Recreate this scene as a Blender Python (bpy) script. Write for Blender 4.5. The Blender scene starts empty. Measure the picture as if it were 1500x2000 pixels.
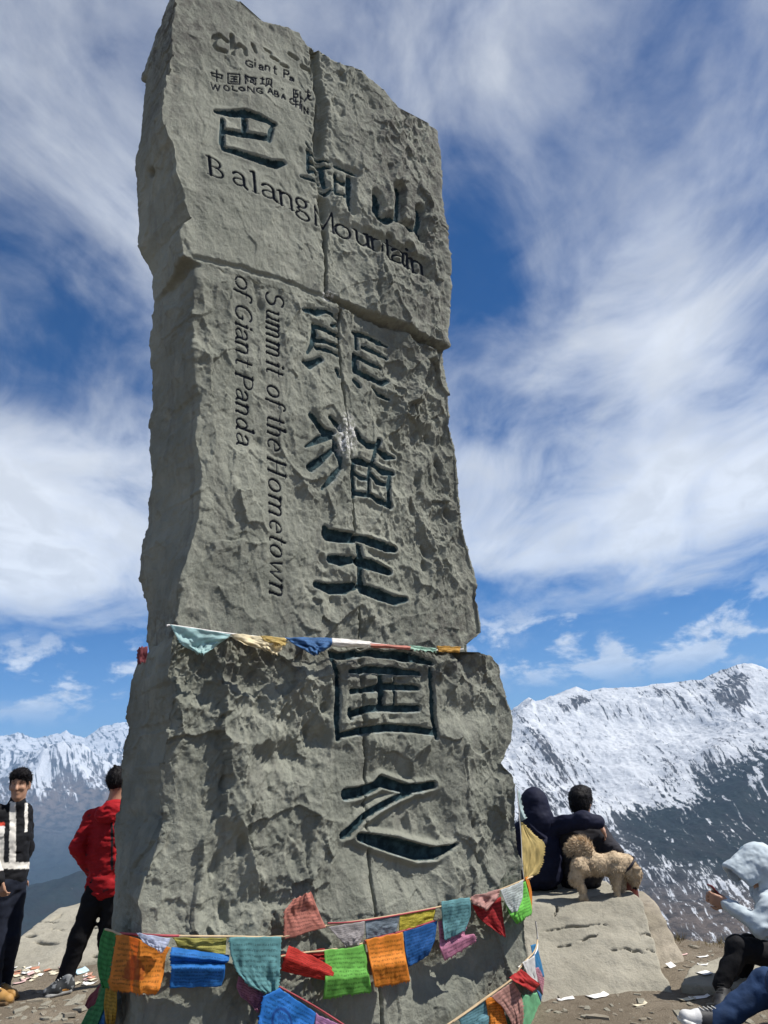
import bpy, math, random
import numpy as np
from mathutils import Vector, Matrix

# ------------------------------------------------------------------ camera, sky, sun, exposure
scene = bpy.context.scene
COL = scene.collection
TH, RHO, FPX, CAMZ = math.radians(18.2), math.radians(4.2), 1455.0, 1.6
SUN_EL, SUN_AZ = math.radians(53), math.radians(-3)      # azimuth from +X towards +Y
SUN_DIR = np.array([math.cos(SUN_EL)*math.cos(SUN_AZ), math.cos(SUN_EL)*math.sin(SUN_AZ), math.sin(SUN_EL)])
R0 = np.array([1.0, 0, 0]); U0 = np.array([0, -math.sin(TH), math.cos(TH)]); FW = np.array([0, math.cos(TH), math.sin(TH)])
CR = math.cos(RHO)*R0 - math.sin(RHO)*U0
CU = math.cos(RHO)*U0 + math.sin(RHO)*R0
CPOS = np.array([0, 0, CAMZ])
cam = bpy.data.cameras.new('camera'); camo = bpy.data.objects.new('camera', cam); COL.objects.link(camo)
cam.sensor_fit = 'VERTICAL'; cam.sensor_height = 36; cam.sensor_width = 27; cam.lens = 36*FPX/2000
cam.clip_start = 0.05; cam.clip_end = 80000
M = Matrix.Identity(4)
for i in range(3):
    M[i][0], M[i][1], M[i][2], M[i][3] = CR[i], CU[i], -FW[i], CPOS[i]
camo.matrix_world = M
scene.camera = camo
scene.view_settings.view_transform = 'Standard'; scene.view_settings.look = 'None'
scene.view_settings.exposure = 0.62; scene.view_settings.gamma = 1.0
scene.view_settings.use_curve_mapping = False
scene.cycles.volume_bounces = 0
scene.cycles.max_bounces = 6
scene.cycles.diffuse_bounces = 3

def build_world():
    w = bpy.data.worlds.new('World'); scene.world = w; w.use_nodes = True
    nt = w.node_tree; N = nt.nodes; L = nt.links; N.clear()
    def nd(t, **k):
        n = N.new(t)
        for a, b in k.items(): setattr(n, a, b)
        return n
    def lk(a, b): L.new(a, b)
    def mth(op, a, b=None, clamp=False):
        n = nd('ShaderNodeMath', operation=op); n.use_clamp = clamp
        for i, x in enumerate((a, b)):
            if x is None: continue
            if isinstance(x, (int, float)): n.inputs[i].default_value = x
            else: lk(x, n.inputs[i])
        return n.outputs[0]
    def mrange(x, a, b, c=0.0, d=1.0, typ='SMOOTHSTEP'):
        n = nd('ShaderNodeMapRange', interpolation_type=typ)
        lk(x, n.inputs['Value'])
        for nm, v in (('From Min', a), ('From Max', b), ('To Min', c), ('To Max', d)): n.inputs[nm].default_value = v
        return n.outputs[0]
    out = nd('ShaderNodeOutputWorld'); bg = nd('ShaderNodeBackground'); bg.inputs['Strength'].default_value = 0.055
    sky = nd('ShaderNodeTexSky', sky_type='NISHITA'); sky.sun_disc = False
    sky.sun_elevation = SUN_EL; sky.sun_rotation = math.pi/2 - SUN_AZ
    sky.altitude = 4400; sky.air_density = 1.0; sky.dust_density = 0.3; sky.ozone_density = 4.0
    tc = nd('ShaderNodeTexCoord'); sep = nd('ShaderNodeSeparateXYZ'); lk(tc.outputs['Generated'], sep.inputs[0])
    x, y, z = sep.outputs
    zz = mth('ADD', mth('MAXIMUM', z, 0.0), 0.16)
    cb = nd('ShaderNodeCombineXYZ'); lk(mth('DIVIDE', x, zz), cb.inputs[0]); lk(mth('DIVIDE', y, zz), cb.inputs[1])
    def noise(vec, scale, rot, loc, sc, detail=8, rough=0.55, dist=0.0):
        mp = nd('ShaderNodeMapping'); lk(vec, mp.inputs[0])
        mp.inputs['Location'].default_value = loc; mp.inputs['Rotation'].default_value = (0, 0, rot); mp.inputs['Scale'].default_value = sc
        n = nd('ShaderNodeTexNoise'); lk(mp.outputs[0], n.inputs['Vector'])
        n.inputs['Scale'].default_value = scale; n.inputs['Detail'].default_value = detail
        n.inputs['Roughness'].default_value = rough; n.inputs['Distortion'].default_value = dist
        return n.outputs['Fac']
    n1 = noise(cb.outputs[0], 1.15, 0.5, (3.1, 1.7, 0), (1, 0.8, 1), 3, 0.5, 0.3)
    n2 = noise(cb.outputs[0], 2.4, 0.65, (7.3, 4.1, 0), (1.3, 0.75, 1), 9, 0.585, 0.6)
    n3 = noise(cb.outputs[0], 8.0, 0.75, (1.3, 8.1, 0), (1.2, 0.8, 1), 7, 0.58, 0.6)
    s = mth('ADD', mth('ADD', mth('MULTIPLY', n1, 0.46), mth('MULTIPLY', n2, 0.40)), mth('MULTIPLY', n3, 0.14))
    ramp = nd('ShaderNodeValToRGB'); lk(z, ramp.inputs[0])
    r = ramp.color_ramp; r.interpolation = 'B_SPLINE'
    r.elements[0].position = 0.0; r.elements[0].color = (.43, .43, .43, 1)
    r.elements[1].position = 1.0; r.elements[1].color = (.50, .50, .50, 1)
    for p, v in ((.13, .38), (.19, .46), (.23, .64), (.32, .645), (.45, .535), (.6, .495)):
        e = r.elements.new(p); e.color = (v, v, v, 1)
    s2 = mth('ADD', s, mth('SUBTRACT', ramp.outputs[0], 0.5))
    cov = mrange(s2, 0.425, 0.70)
    # small cumulus low over the ridge
    az = mth('ARCTAN2', x, y)
    cc = nd('ShaderNodeCombineXYZ'); lk(az, cc.inputs[0]); lk(mth('MULTIPLY', z, 1.9), cc.inputs[1])
    c1 = noise(cc.outputs[0], 9.0, 0.0, (0.45, 0.9, 0), (1, 1, 1), 8, 0.6, 0.2)
    band = mth('MULTIPLY', mrange(z, 0.055, 0.10), mrange(z, 0.215, 0.12))
    cum = mth('MULTIPLY', mrange(c1, 0.49, 0.60), band)
    # grey undersides: denser cloud is a little darker
    shade = mrange(mth('ADD', n3, mth('MULTIPLY', n2, .6)), 0.6, 1.0, 1.0, 0.80)
    fac = mth('MAXIMUM', mth('MULTIPLY', cov, 0.92), mth('MULTIPLY', cum, 0.9))
    mixc = nd('ShaderNodeMix', data_type='RGBA'); mixc.inputs['A'].default_value = (0, 0, 0, 1)
    ccol = nd('ShaderNodeVectorMath', operation='SCALE'); ccol.inputs[0].default_value = (12.2, 12.7, 13.4); lk(shade, ccol.inputs['Scale'])
    hs = nd('ShaderNodeHueSaturation'); hs.inputs['Saturation'].default_value = 1.4; hs.inputs['Value'].default_value = 1.25; hs.inputs['Hue'].default_value = .506; lk(sky.outputs[0], hs.inputs['Color'])
    lk(fac, mixc.inputs['Factor']); lk(hs.outputs[0], mixc.inputs['A']); lk(ccol.outputs[0], mixc.inputs['B'])
    lk(mixc.outputs['Result'], bg.inputs['Color']); lk(bg.outputs[0], out.inputs['Surface'])
build_world()

sl = bpy.data.lights.new('sun', 'SUN'); sl.energy = 5.0; sl.angle = math.radians(0.53); sl.color = (1.0, 0.955, 0.88)
slo = bpy.data.objects.new('sun', sl); COL.objects.link(slo); slo.location = (20, 0, 40)
slo.rotation_euler = Vector(SUN_DIR).to_track_quat('Z', 'Y').to_euler()

# ------------------------------------------------------------------ pixel rays (photograph is 1500 x 2000)
def ray(u, v):
    d = ((np.asarray(u, float)-750)/FPX)[..., None]*CR + ((1000-np.asarray(v, float))/FPX)[..., None]*CU + FW
    return d
def at_y(u, v, y):
    d = ray(u, v); return CPOS + d*((y-CPOS[1])/d[..., 1])[..., None]
def on_z(u, v, z=0.0):
    d = ray(u, v); return CPOS + d*((z-CPOS[2])/d[..., 2])[..., None]
def project(p):
    q = np.asarray(p, float)-CPOS; dz = q@FW
    return 750+FPX*(q@CR)/dz, 1000-FPX*(q@CU)/dz

# ------------------------------------------------------------------ numeric noise
def hsh(ix, iy, iz, seed=0):
    h = (ix.astype(np.uint32)*np.uint32(374761393) + iy.astype(np.uint32)*np.uint32(668265263) + iz.astype(np.uint32)*np.uint32(2147483647) + np.uint32((seed*974711+12345) & 0xffffffff))
    h = (h ^ (h >> np.uint32(13)))*np.uint32(1274126177)
    h = (h ^ (h >> np.uint32(16)))*np.uint32(2246822519)
    h = h ^ (h >> np.uint32(15))
    return (h & np.uint32(0xffffff)).astype(np.float32)/np.float32(16777216.0)
def vnoise(p, seed=0):
    p = np.asarray(p, np.float32); f0 = np.floor(p); i = f0.astype(np.int64); f = p-f0; f = f*f*f*(f*(f*6-15)+10)
    r = 0
    for dx in (0, 1):
        wx = f[:, 0] if dx else 1-f[:, 0]
        for dy in (0, 1):
            wy = f[:, 1] if dy else 1-f[:, 1]
            for dz in (0, 1):
                wz = f[:, 2] if dz else 1-f[:, 2]
                r = r + wx*wy*wz*hsh(i[:, 0]+dx, i[:, 1]+dy, i[:, 2]+dz, seed)
    return r*2-1
def fbm(p, octaves=4, seed=0, gain=.5, lac=2.03):
    p = np.asarray(p, np.float32); a = 1.0; s = 0; t = 0
    for o in range(octaves):
        s = s + a*vnoise(p, seed+o*17); t += a; a *= gain; p = p*lac + np.float32(11.7)
    return s/t
def ridged(p, octaves=5, seed=0, gain=.5, lac=2.07):
    p = np.asarray(p, np.float32); a = 1.0; s = 0; t = 0
    for o in range(octaves):
        s = s + a*(1-2*np.abs(vnoise(p, seed+o*31))); t += a; a *= gain; p = p*lac + np.float32(5.3)
    return s/t
def worley(p, seed=0, want_tilt=False):
    """F1 distance and a random number of the nearest cell"""
    p = np.asarray(p, np.float32); i = np.floor(p).astype(np.int64); f = p-i
    best = np.full(len(p), 9.0, np.float32); cid = np.zeros(len(p), np.float32); vec = np.zeros_like(p)
    for dx in (-1, 0, 1):
        for dy in (-1, 0, 1):
            for dz in (-1, 0, 1):
                a, b, c = i[:, 0]+dx, i[:, 1]+dy, i[:, 2]+dz
                ox = dx+hsh(a, b, c, seed)-f[:, 0]; oy = dy+hsh(a, b, c, seed+1)-f[:, 1]; oz = dz+hsh(a, b, c, seed+2)-f[:, 2]
                d = ox*ox+oy*oy+oz*oz
                m = d < best
                best[m] = d[m]; cid[m] = hsh(a[m], b[m], c[m], seed+3)
                if want_tilt: vec[m, 0] = ox[m]; vec[m, 1] = oy[m]; vec[m, 2] = oz[m]
    if want_tilt: return np.sqrt(best), cid, vec
    return np.sqrt(best), cid
def sstep(a, b, x):
    t = np.clip((x-a)/(b-a), 0, 1); return t*t*(3-2*t)

# ------------------------------------------------------------------ objects
def tag(o, label=None, cat=None, group=None, kind=None):
    if label: o['label'] = label
    if cat: o['category'] = cat
    if group: o['group'] = group
    if kind: o['kind'] = kind
    return o
def link(o, parent=None):
    COL.objects.link(o)
    if parent is not None:
        o.parent = parent
        pm = Matrix.Translation(parent.location) if parent.rotation_euler.z == 0 else Matrix.LocRotScale(parent.location, parent.rotation_euler, parent.scale)
        o.matrix_parent_inverse = Matrix.Identity(4)
        if parent.parent is not None: pm = Matrix.Translation(parent.parent.location) @ pm
        o.location = Vector(o.location) - pm.to_translation()
    return o
def empty(name, loc):
    o = bpy.data.objects.new(name, None); o.location = loc; o.empty_display_size = .1
    COL.objects.link(o); return o
def mesh_np(name, V, F, mat, parent=None, smooth=True, origin=None, attrs=None, uv=None):
    """V (n,3) world coordinates; F (m,k) k=3|4 or list of polygons; origin: where the object's own origin sits"""
    V = np.asarray(V, np.float32); org = np.zeros(3) if origin is None else np.asarray(origin, float)
    me = bpy.data.meshes.new(name)
    if isinstance(F, np.ndarray):
        k = F.shape[1]; m = len(F)
        me.vertices.add(len(V)); me.vertices.foreach_set('co', (V-org.astype(np.float32)).ravel())
        me.loops.add(m*k); me.loops.foreach_set('vertex_index', F.astype(np.int32).ravel())
        me.polygons.add(m); me.polygons.foreach_set('loop_start', np.arange(0, m*k, k, dtype=np.int32))
        me.polygons.foreach_set('loop_total', np.full(m, k, np.int32))
        me.update(calc_edges=True)
    else:
        me.from_pydata([tuple(x) for x in (V-org)], [], F); me.update()
    if smooth: me.polygons.foreach_set('use_smooth', np.ones(len(me.polygons), bool))
    for nm, a in (attrs or {}).items():
        a = np.asarray(a, np.float32)
        if a.ndim == 1:
            at = me.attributes.new(nm, 'FLOAT', 'POINT'); at.data.foreach_set('value', a)
        elif nm == 'col':
            at = me.attributes.new(nm, 'FLOAT_COLOR', 'POINT')
            at.data.foreach_set('color', np.c_[a, np.ones(len(a))].astype(np.float32).ravel())
        else:
            at = me.attributes.new(nm, 'FLOAT_VECTOR', 'POINT'); at.data.foreach_set('vector', a.ravel())
    if uv is not None:
        ul = me.uv_layers.new(name='UVMap'); li = np.zeros(len(me.loops), np.int32); me.loops.foreach_get('vertex_index', li)
        ul.data.foreach_set('uv', np.asarray(uv, np.float32)[li].ravel())
    if mat is not None: me.materials.append(mat)
    o = bpy.data.objects.new(name, me); o.location = org
    return link(o, parent)
def grid_faces(nr, nc, wrap=False):
    r = np.arange(nr-1)[:, None]; c = np.arange(nc if wrap else nc-1)[None, :]
    c1 = (c+1) % nc
    return np.stack(np.broadcast_arrays(r*nc+c, r*nc+c1, (r+1)*nc+c1, (r+1)*nc+c), -1).reshape(-1, 4)

# ------------------------------------------------------------------ materials
class NT:
    def __init__(s, name):
        s.m = bpy.data.materials.new(name); s.m.use_nodes = True; s.t = s.m.node_tree; s.N = s.t.nodes; s.L = s.t.links
        s.b = s.N['Principled BSDF']; s.o = s.N['Material Output']
        s.b.inputs['Specular IOR Level'].default_value = 0.25
    def nd(s, t, **k):
        n = s.N.new(t)
        for a, b in k.items(): setattr(n, a, b)
        return n
    def put(s, sock, x):
        if isinstance(x, (int, float)): sock.default_value = x
        elif isinstance(x, (tuple, list)): sock.default_value = tuple(x)+((1,) if len(x) == 3 and sock.type == 'RGBA' else ())
        else: s.L.new(x, sock)
    def mth(s, op, a, b=None, clamp=False):
        n = s.nd('ShaderNodeMath', operation=op); n.use_clamp = clamp; s.put(n.inputs[0], a)
        if b is not None: s.put(n.inputs[1], b)
        return n.outputs[0]
    def attr(s, name, out='Fac'):
        n = s.nd('ShaderNodeAttribute', attribute_name=name); return n.outputs[out]
    def obj(s): return s.nd('ShaderNodeTexCoord').outputs['Object']
    def uv(s): return s.nd('ShaderNodeTexCoord').outputs['UV']
    def noise(s, scale, detail=4, rough=.55, vec=None, dist=0, sc=None):
        n = s.nd('ShaderNodeTexNoise'); n.inputs['Scale'].default_value = scale; n.inputs['Detail'].default_value = detail
        n.inputs['Roughness'].default_value = rough; n.inputs['Distortion'].default_value = dist
        v = vec if vec is not None else s.obj()
        if sc:
            mp = s.nd('ShaderNodeMapping'); mp.inputs['Scale'].default_value = sc; s.L.new(v, mp.inputs[0]); v = mp.outputs[0]
        s.L.new(v, n.inputs['Vector']); return n.outputs['Fac']
    def rng(s, x, a, b, c=0., d=1., smooth=True):
        n = s.nd('ShaderNodeMapRange', interpolation_type='SMOOTHSTEP' if smooth else 'LINEAR')
        s.put(n.inputs['Value'], x)
        for nm, v in (('From Min', a), ('From Max', b), ('To Min', c), ('To Max', d)): s.put(n.inputs[nm], v)
        return n.outputs[0]
    def mix(s, f, a, b, blend='MIX'):
        n = s.nd('ShaderNodeMix', data_type='RGBA', blend_type=blend); s.put(n.inputs['Factor'], f); s.put(n.inputs['A'], a); s.put(n.inputs['B'], b)
        return n.outputs['Result']
    def bump(s, h, dist, strength=1., prev=None):
        n = s.nd('ShaderNodeBump'); n.inputs['Strength'].default_value = strength; n.inputs['Distance'].default_value = dist
        s.put(n.inputs['Height'], h)
        if prev is not None: s.L.new(prev, n.inputs['Normal'])
        return n.outputs[0]
    def fin(s, col, rough=.8, nrm=None, spec=None):
        s.put(s.b.inputs['Base Color'], col); s.put(s.b.inputs['Roughness'], rough)
        if nrm is not None: s.L.new(nrm, s.b.inputs['Normal'])
        if spec is not None: s.b.inputs['Specular IOR Level'].default_value = spec
        return s.m

def mat_cloth(name, col, rough=.85, wr=.004, scale=60, sheen=0.0):
    t = NT(name); n = t.noise(scale, 3); n2 = t.noise(9, 3)
    c = t.mix(t.rng(n2, .3, .7), tuple(x*.82 for x in col), tuple(min(1, x*1.12) for x in col))
    if sheen: t.b.inputs['Sheen Weight'].default_value = sheen
    if name == 'black_hair': t.b.inputs['Specular IOR Level'].default_value = .12
    return t.fin(c, rough, t.bump(n, wr, .5))
def mat_vcol(name, rough=.85, wr=.003, scale=60, spec=.25, vary=.15):
    t = NT(name); n = t.noise(scale, 3); n2 = t.noise(12, 3)
    c = t.mix(vary, t.attr('col', 'Color'), t.mix(t.rng(n2, .3, .7), (0, 0, 0), t.attr('col', 'Color')))
    return t.fin(c, rough, t.bump(n, wr, .5), spec)

def mat_stone():
    t = NT('monument_stone')
    big = t.noise(1.3, 4, .6); mid = t.noise(7, 5, .6); fine = t.noise(70, 6, .7); grain = t.noise(260, 3, .7)
    c = t.mix(t.rng(big, .35, .68), (.158, .165, .138), (.240, .247, .206))
    c = t.mix(t.rng(mid, .45, .72, 0, .45), c, (.295, .298, .250))
    dk = t.attr('lichen')
    dkm = t.mth('MULTIPLY', dk, t.rng(t.noise(14, 6, .65), .38, .62))
    c = t.mix(dkm, c, (.068, .065, .060))
    c = t.mix(t.rng(fine, .55, .8, 0, .35), c, (.12, .115, .10))
    c = t.mix(t.rng(grain, .6, .75, 0, .25), c, (.42, .41, .36))
    c = t.mix(t.rng(t.noise(1.0, 5, .6, None, .4, (9, 9, .9)), .52, .70, 0, .35), c, (.095, .093, .085))
    c = t.mix(t.rng(t.noise(5, 5, .65), .62, .74, 0, .2), c, (.24, .215, .16))
    # worn paint in the carved strokes
    ink = t.attr('ink'); worn = t.noise(28, 5, .7)
    im = t.rng(t.mth('ADD', ink, t.mth('MULTIPLY', t.mth('SUBTRACT', worn, .5), 1.1)), .46, .72)
    chalk = t.rng(t.mth('ADD', ink, t.mth('MULTIPLY', t.mth('SUBTRACT', worn, .5), .5)), .12, .40)
    c = t.mix(t.mth('MULTIPLY', t.mth('MULTIPLY', chalk, t.rng(t.noise(9, 4, .6), .4, .62)), .45), c, (.30, .345, .35))
    c = t.mix(im, c, t.mix(t.rng(t.noise(19, 4), .35, .65), (.010, .023, .029), (.034, .066, .076)))
    txt = t.attr('letter')
    c = t.mix(t.rng(t.mth('ADD', txt, t.mth('MULTIPLY', t.mth('SUBTRACT', worn, .5), .5)), .35, .6), c, (.018, .022, .03))
    wh = t.attr('chalk')
    c = t.mix(t.mth('MULTIPLY', wh, t.rng(t.noise(33, 5, .7), .45, .6)), c, (.72, .71, .69))
    nb = t.bump(fine, .011, .6); nb = t.bump(t.noise(24, 7, .7), .018, .5, nb); nb = t.bump(grain, .003, .5, nb)
    return t.fin(c, .9, nb, .15)
def mat_rock(name, a, b, dark, sc=1.0):
    t = NT(name)
    c = t.mix(t.rng(t.noise(2.2*sc, 5, .6), .35, .65), a, b)
    c = t.mix(t.rng(t.noise(17*sc, 5, .65), .52, .75, 0, .5), c, dark)
    c = t.mix(t.rng(t.noise(4.5*sc, 6, .7, None, .6), .50, .66, 0, .5), c, tuple(.4*x+.6*y for x, y in zip(a, dark)))
    c = t.mix(t.rng(t.noise(120*sc, 4, .7), .58, .75, 0, .4), c, dark)
    nb = t.bump(t.noise(60*sc, 6, .7), .012, .5); nb = t.bump(t.noise(14*sc, 5, .6), .03, .4, nb)
    return t.fin(c, .92, nb, .15)
# ------------------------------------------------------------------ implicit shapes -> mesh
def surf_nets(F, org, h):
    S = F < 0
    cnt = sum(S[a:F.shape[0]-1+a, b:F.shape[1]-1+b, c:F.shape[2]-1+c].astype(np.int8) for a in (0, 1) for b in (0, 1) for c in (0, 1))
    act = (cnt > 0) & (cnt < 8)
    I = np.argwhere(act); n = len(I)
    acc = np.zeros((n, 3)); num = np.zeros(n)
    i, j, k = I.T
    for ax in range(3):
        oth = [a for a in range(3) if a != ax]
        for p in (0, 1):
            for q in (0, 1):
                o = [0, 0, 0]; o[oth[0]] = p; o[oth[1]] = q
                o2 = list(o); o2[ax] = 1
                f0 = F[i+o[0], j+o[1], k+o[2]]; f1 = F[i+o2[0], j+o2[1], k+o2[2]]
                m = (f0 < 0) != (f1 < 0)
                t = np.where(m, f0/np.where(m, f0-f1, 1), 0)
                pt = np.zeros((n, 3)); pt[:, oth[0]] = p; pt[:, oth[1]] = q; pt[:, ax] = t
                acc[m] += pt[m]; num[m] += 1
    V = (I + acc/np.maximum(num, 1)[:, None])*h + org
    idx = np.full(act.shape, -1, np.int64); idx[i, j, k] = np.arange(n)
    Q = []
    for ax in range(3):
        A = np.moveaxis(S, ax, 0); X = np.moveaxis(idx, ax, 0)
        d = A[:-1, 1:-1, 1:-1] != A[1:, 1:-1, 1:-1]
        a, b, c = np.nonzero(d); b = b+1; c = c+1
        q = np.stack([X[a, b-1, c-1], X[a, b, c-1], X[a, b, c], X[a, b-1, c]], 1)
        fl = A[a, b, c]
        if ax == 1: fl = ~fl
        q[~fl] = q[~fl][:, ::-1]
        Q.append(q)
    Q = np.concatenate(Q); Q = Q[(Q >= 0).all(1)]
    return V, Q
def rotm(rx=0, ry=0, rz=0):
    return np.array((Matrix.Rotation(rz, 3, 'Z') @ Matrix.Rotation(ry, 3, 'Y') @ Matrix.Rotation(rx, 3, 'X')))
class Sdf:
    """list of primitives joined smoothly: cap(sule), ell(ipsoid), box, each may be subtracted"""
    def __init__(s): s.p = []
    def cap(s, a, b, ra, rb=None, k=.02, sub=False):
        a = np.asarray(a, float); b = np.asarray(b, float); rb = ra if rb is None else rb; r = max(ra, rb)
        def f(P):
            ba = b-a; t = np.clip(((P-a)@ba)/max(ba@ba, 1e-9), 0, 1)
            return np.linalg.norm(P-a-t[..., None]*ba, axis=-1)-(ra+(rb-ra)*t)
        s.p.append((np.minimum(a, b)-r, np.maximum(a, b)+r, f, k, sub)); return s
    def chain(s, pts, rad, k=.02, sub=False):
        for q in range(len(pts)-1): s.cap(pts[q], pts[q+1], rad[q], rad[q+1], k, sub)
        return s
    def ell(s, c, r, R=None, k=.02, sub=False):
        c = np.asarray(c, float); r = np.asarray(r, float); m = r.max()
        def f(P):
            q = P-c
            if R is not None: q = q@R
            k0 = np.linalg.norm(q/r, axis=-1); k1 = np.linalg.norm(q/(r*r), axis=-1)
            return np.where(k1 > 1e-6, k0*(k0-1)/np.maximum(k1, 1e-6), -r.min())
        s.p.append((c-m, c+m, f, k, sub)); return s
    def box(s, c, hs, rd=.01, R=None, k=.01, sub=False):
        c = np.asarray(c, float); hs = np.asarray(hs, float); m = np.linalg.norm(hs)
        def f(P):
            q = P-c
            if R is not None: q = q@R
            q = np.abs(q)-hs+rd
            return np.linalg.norm(np.maximum(q, 0), axis=-1)+np.minimum(q.max(-1), 0)-rd
        s.p.append((c-m, c+m, f, k, sub)); return s
    def field(s, h, pad=.05):
        lo = np.min([p[0] for p in s.p if not p[4]], 0)-pad; hi = np.max([p[1] for p in s.p if not p[4]], 0)+pad
        n = np.ceil((hi-lo)/h).astype(int)+2
        F = np.full(n, .2, np.float32); ax = [lo[d]+h*np.arange(n[d]) for d in range(3)]
        for a, b, f, k, sub in s.p:
            i0 = np.maximum(np.floor((a-pad-lo)/h).astype(int), 0); i1 = np.minimum(np.ceil((b+pad-lo)/h).astype(int)+1, n)
            if (i1 <= i0).any(): continue
            sl_ = tuple(slice(i0[d], i1[d]) for d in range(3))
            P = np.stack(np.meshgrid(*[ax[d][i0[d]:i1[d]] for d in range(3)], indexing='ij'), -1)
            d = f(P); G = F[sl_]
            if sub: d = -d; hh = np.clip(.5-.5*(d-G)/k, 0, 1); F[sl_] = np.maximum(G, d)+k*hh*(1-hh)*0+ k*.25*np.maximum(0, 1-np.abs(G-d)/k)**2
            else: F[sl_] = np.minimum(G, d)-k*.25*np.maximum(0, 1-np.abs(G-d)/k)**2
        return F, lo
    def mesh(s, name, h, mat, parent=None, noise=None, colfn=None, origin=None, clip=None, smooth=True):
        F, lo = s.field(h)
        if noise:
            m = np.abs(F) < .06; I = np.argwhere(m); P = I*h+lo
            F[m] += sum(a*(fbm(P*np.asarray(fr), 3, sd) if sd < 100 else ridged(P*np.asarray(fr)+.5*fbm(P*6, 2, 3)[:, None], 2, sd)) for a, fr, sd in noise)
        V, Q = surf_nets(F, lo, h)
        attrs = {'col': colfn(V)} if colfn else None
        return mesh_np(name, V, Q, mat, parent, smooth, origin, attrs)

# ------------------------------------------------------------------ far mountains and valley (one sheet round the camera)
def build_terrain():
    px = lambda pts: np.array(pts, float)
    ridge = px([(-300, 1470), (-60, 1452), (0, 1447), (35, 1439), (70, 1449), (100, 1441), (130, 1432), (165, 1443), (200, 1421), (240, 1412),
                (600, 1400), (960, 1400), (1000, 1392), (1018, 1378), (1034, 1368), (1046, 1376), (1064, 1374), (1085, 1365), (1108, 1352), (1125, 1348), (1150, 1356), (1178, 1351), (1260, 1351),
                (1330, 1345), (1372, 1339), (1398, 1325), (1420, 1318), (1440, 1307), (1470, 1304), (1500, 1312), (1560, 1300), (1800, 1330)])
    d = ray(ridge[:, 0], ridge[:, 1]); raz = np.degrees(np.arctan2(d[:, 0], d[:, 1])); rel = np.degrees(np.arctan2(d[:, 2], np.hypot(d[:, 0], d[:, 1])))
    azs = np.concatenate([np.arange(-180, -34, 3.0), np.arange(-34, -28, .3), np.arange(-28, -17, .075), np.arange(-17, 0, .3), np.arange(0, 6.5, .11), np.arange(6.5, 29, .068), np.arange(29, 36, .3), np.arange(36, 180, 3.0)])
    Lr = [12, 60, 400, 2000, 4200, 5400, 7000, 9200, 12200, 15400, 18000, 21500, 24500]
    Le = [-30, -32, -27, -18, -9.6, -9.2, -10.3, -6.4, -2.6, .9, .9, None, 1.0]
    Rr = [12, 60, 300, 800, 1500, 2200, 3000, 3800, 4600, 5300, 5900, 6600, 7900]
    Re = [-32, -33, -28, -21, -15.4, -12.2, -9.0, -5.6, -2.4, .2, 1.9, None, 1.0]
    qk = np.arange(13.0)
    q = np.concatenate([np.linspace(0, 3, 16)[:-1], np.linspace(3, 11, 450), np.linspace(11, 12, 14)[1:]])
    def crom(q, t):
        i = np.clip(np.floor(q).astype(int), 0, 11); f = (q-i)
        g = lambda n: t[np.clip(i+n, 0, 12)]
        return .5*(2*g(0)+(g(1)-g(-1))*f+(2*g(-1)-5*g(0)+4*g(1)-g(2))*f*f+(-g(-1)+3*g(0)-3*g(1)+g(2))*f**3)
    w = sstep(-14, 4, azs)
    relz = np.interp(azs, raz, rel)
    Z = np.zeros((len(q), len(azs))); Rr_ = np.zeros_like(Z)
    # smooth skyline for the inner rows, traced skyline at the crest
    for c, a in enumerate(azs):
        rr = np.exp(np.log(np.array(Lr, float))*(1-w[c])+np.log(np.array(Rr, float))*w[c])
        e = np.array([(l if l is not None else 0)*(1-w[c])+(r_ if r_ is not None else 0)*w[c] for l, r_ in zip(Le, Re)])
        e[11] = relz[c]; e[10] = min(e[10], relz[c]-1.2) if w[c] > .5 else e[10]
        if abs(a) > 45: e[3:] *= .6
        Rr_[:, c] = np.interp(q, qk, rr); Z[:, c] = crom(q, e)
    A = np.radians(azs)[None, :]
    H = Rr_*np.tan(np.radians(Z))
    X = Rr_*np.sin(A); Y = Rr_*np.cos(A)
    P = np.stack([X.ravel(), Y.ravel(), np.zeros(X.size)], 1)
    qq = np.repeat(q, len(azs)); ww = np.tile(w, len(q)); rad = Rr_.ravel()
    amp = rad*sstep(2.0, 4.0, qq)*(1-.80*sstep(9.8, 11, qq))
    nl = ridged(P/4200, 8, 3, .56)*.032 + fbm(P/900, 4, 9)*.003
    nr = ridged(P/1700+7, 7, 5, .52)*.026 + ridged(P/360, 5, 21, .62)*.0066
    # gullies running down the right-hand slopes
    az_ = np.tile(azs, len(q)); el_ = Z.ravel()
    g = ridged(np.stack([(az_*.9+el_*.75)*1.25, (el_*.9-az_*.75)*.14, az_*0], 1), 4, 77)*.0009
    hh = H.ravel() + amp*(nl*(1-ww)+(nr+g)*ww) + rad*sstep(10.2, 11, qq)*(1-sstep(11, 11.6, qq))*.0052*ridged(P/520, 5, 41, .6)
    # named spurs: pyramid peak on the left, dark shrub spur on the right
    def spur(pts, hgt, wid):
        nonlocal hh
        best = np.zeros(len(P))
        pts = [np.array(p, float) for p in pts]
        for a, b in zip(pts[:-1], pts[1:]):
            ba = (b-a)[:2]; t = np.clip(((P[:, :2]-a[:2])@ba)/(ba@ba), 0, 1)
            dd = np.linalg.norm(P[:, :2]-a[:2]-t[:, None]*ba, axis=1)
            hg = a[2]+(b[2]-a[2])*t
            best = np.maximum(best, hg*np.clip(1-dd/wid, 0, 1))
        hh = hh+best*hgt*(1+.35*ridged(P/500, 3, 8))
    def pol(u, v, r):
        d_ = ray(u, v); a_ = math.atan2(d_[0], d_[1]); return np.array([r*math.sin(a_), r*math.cos(a_)])
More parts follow.
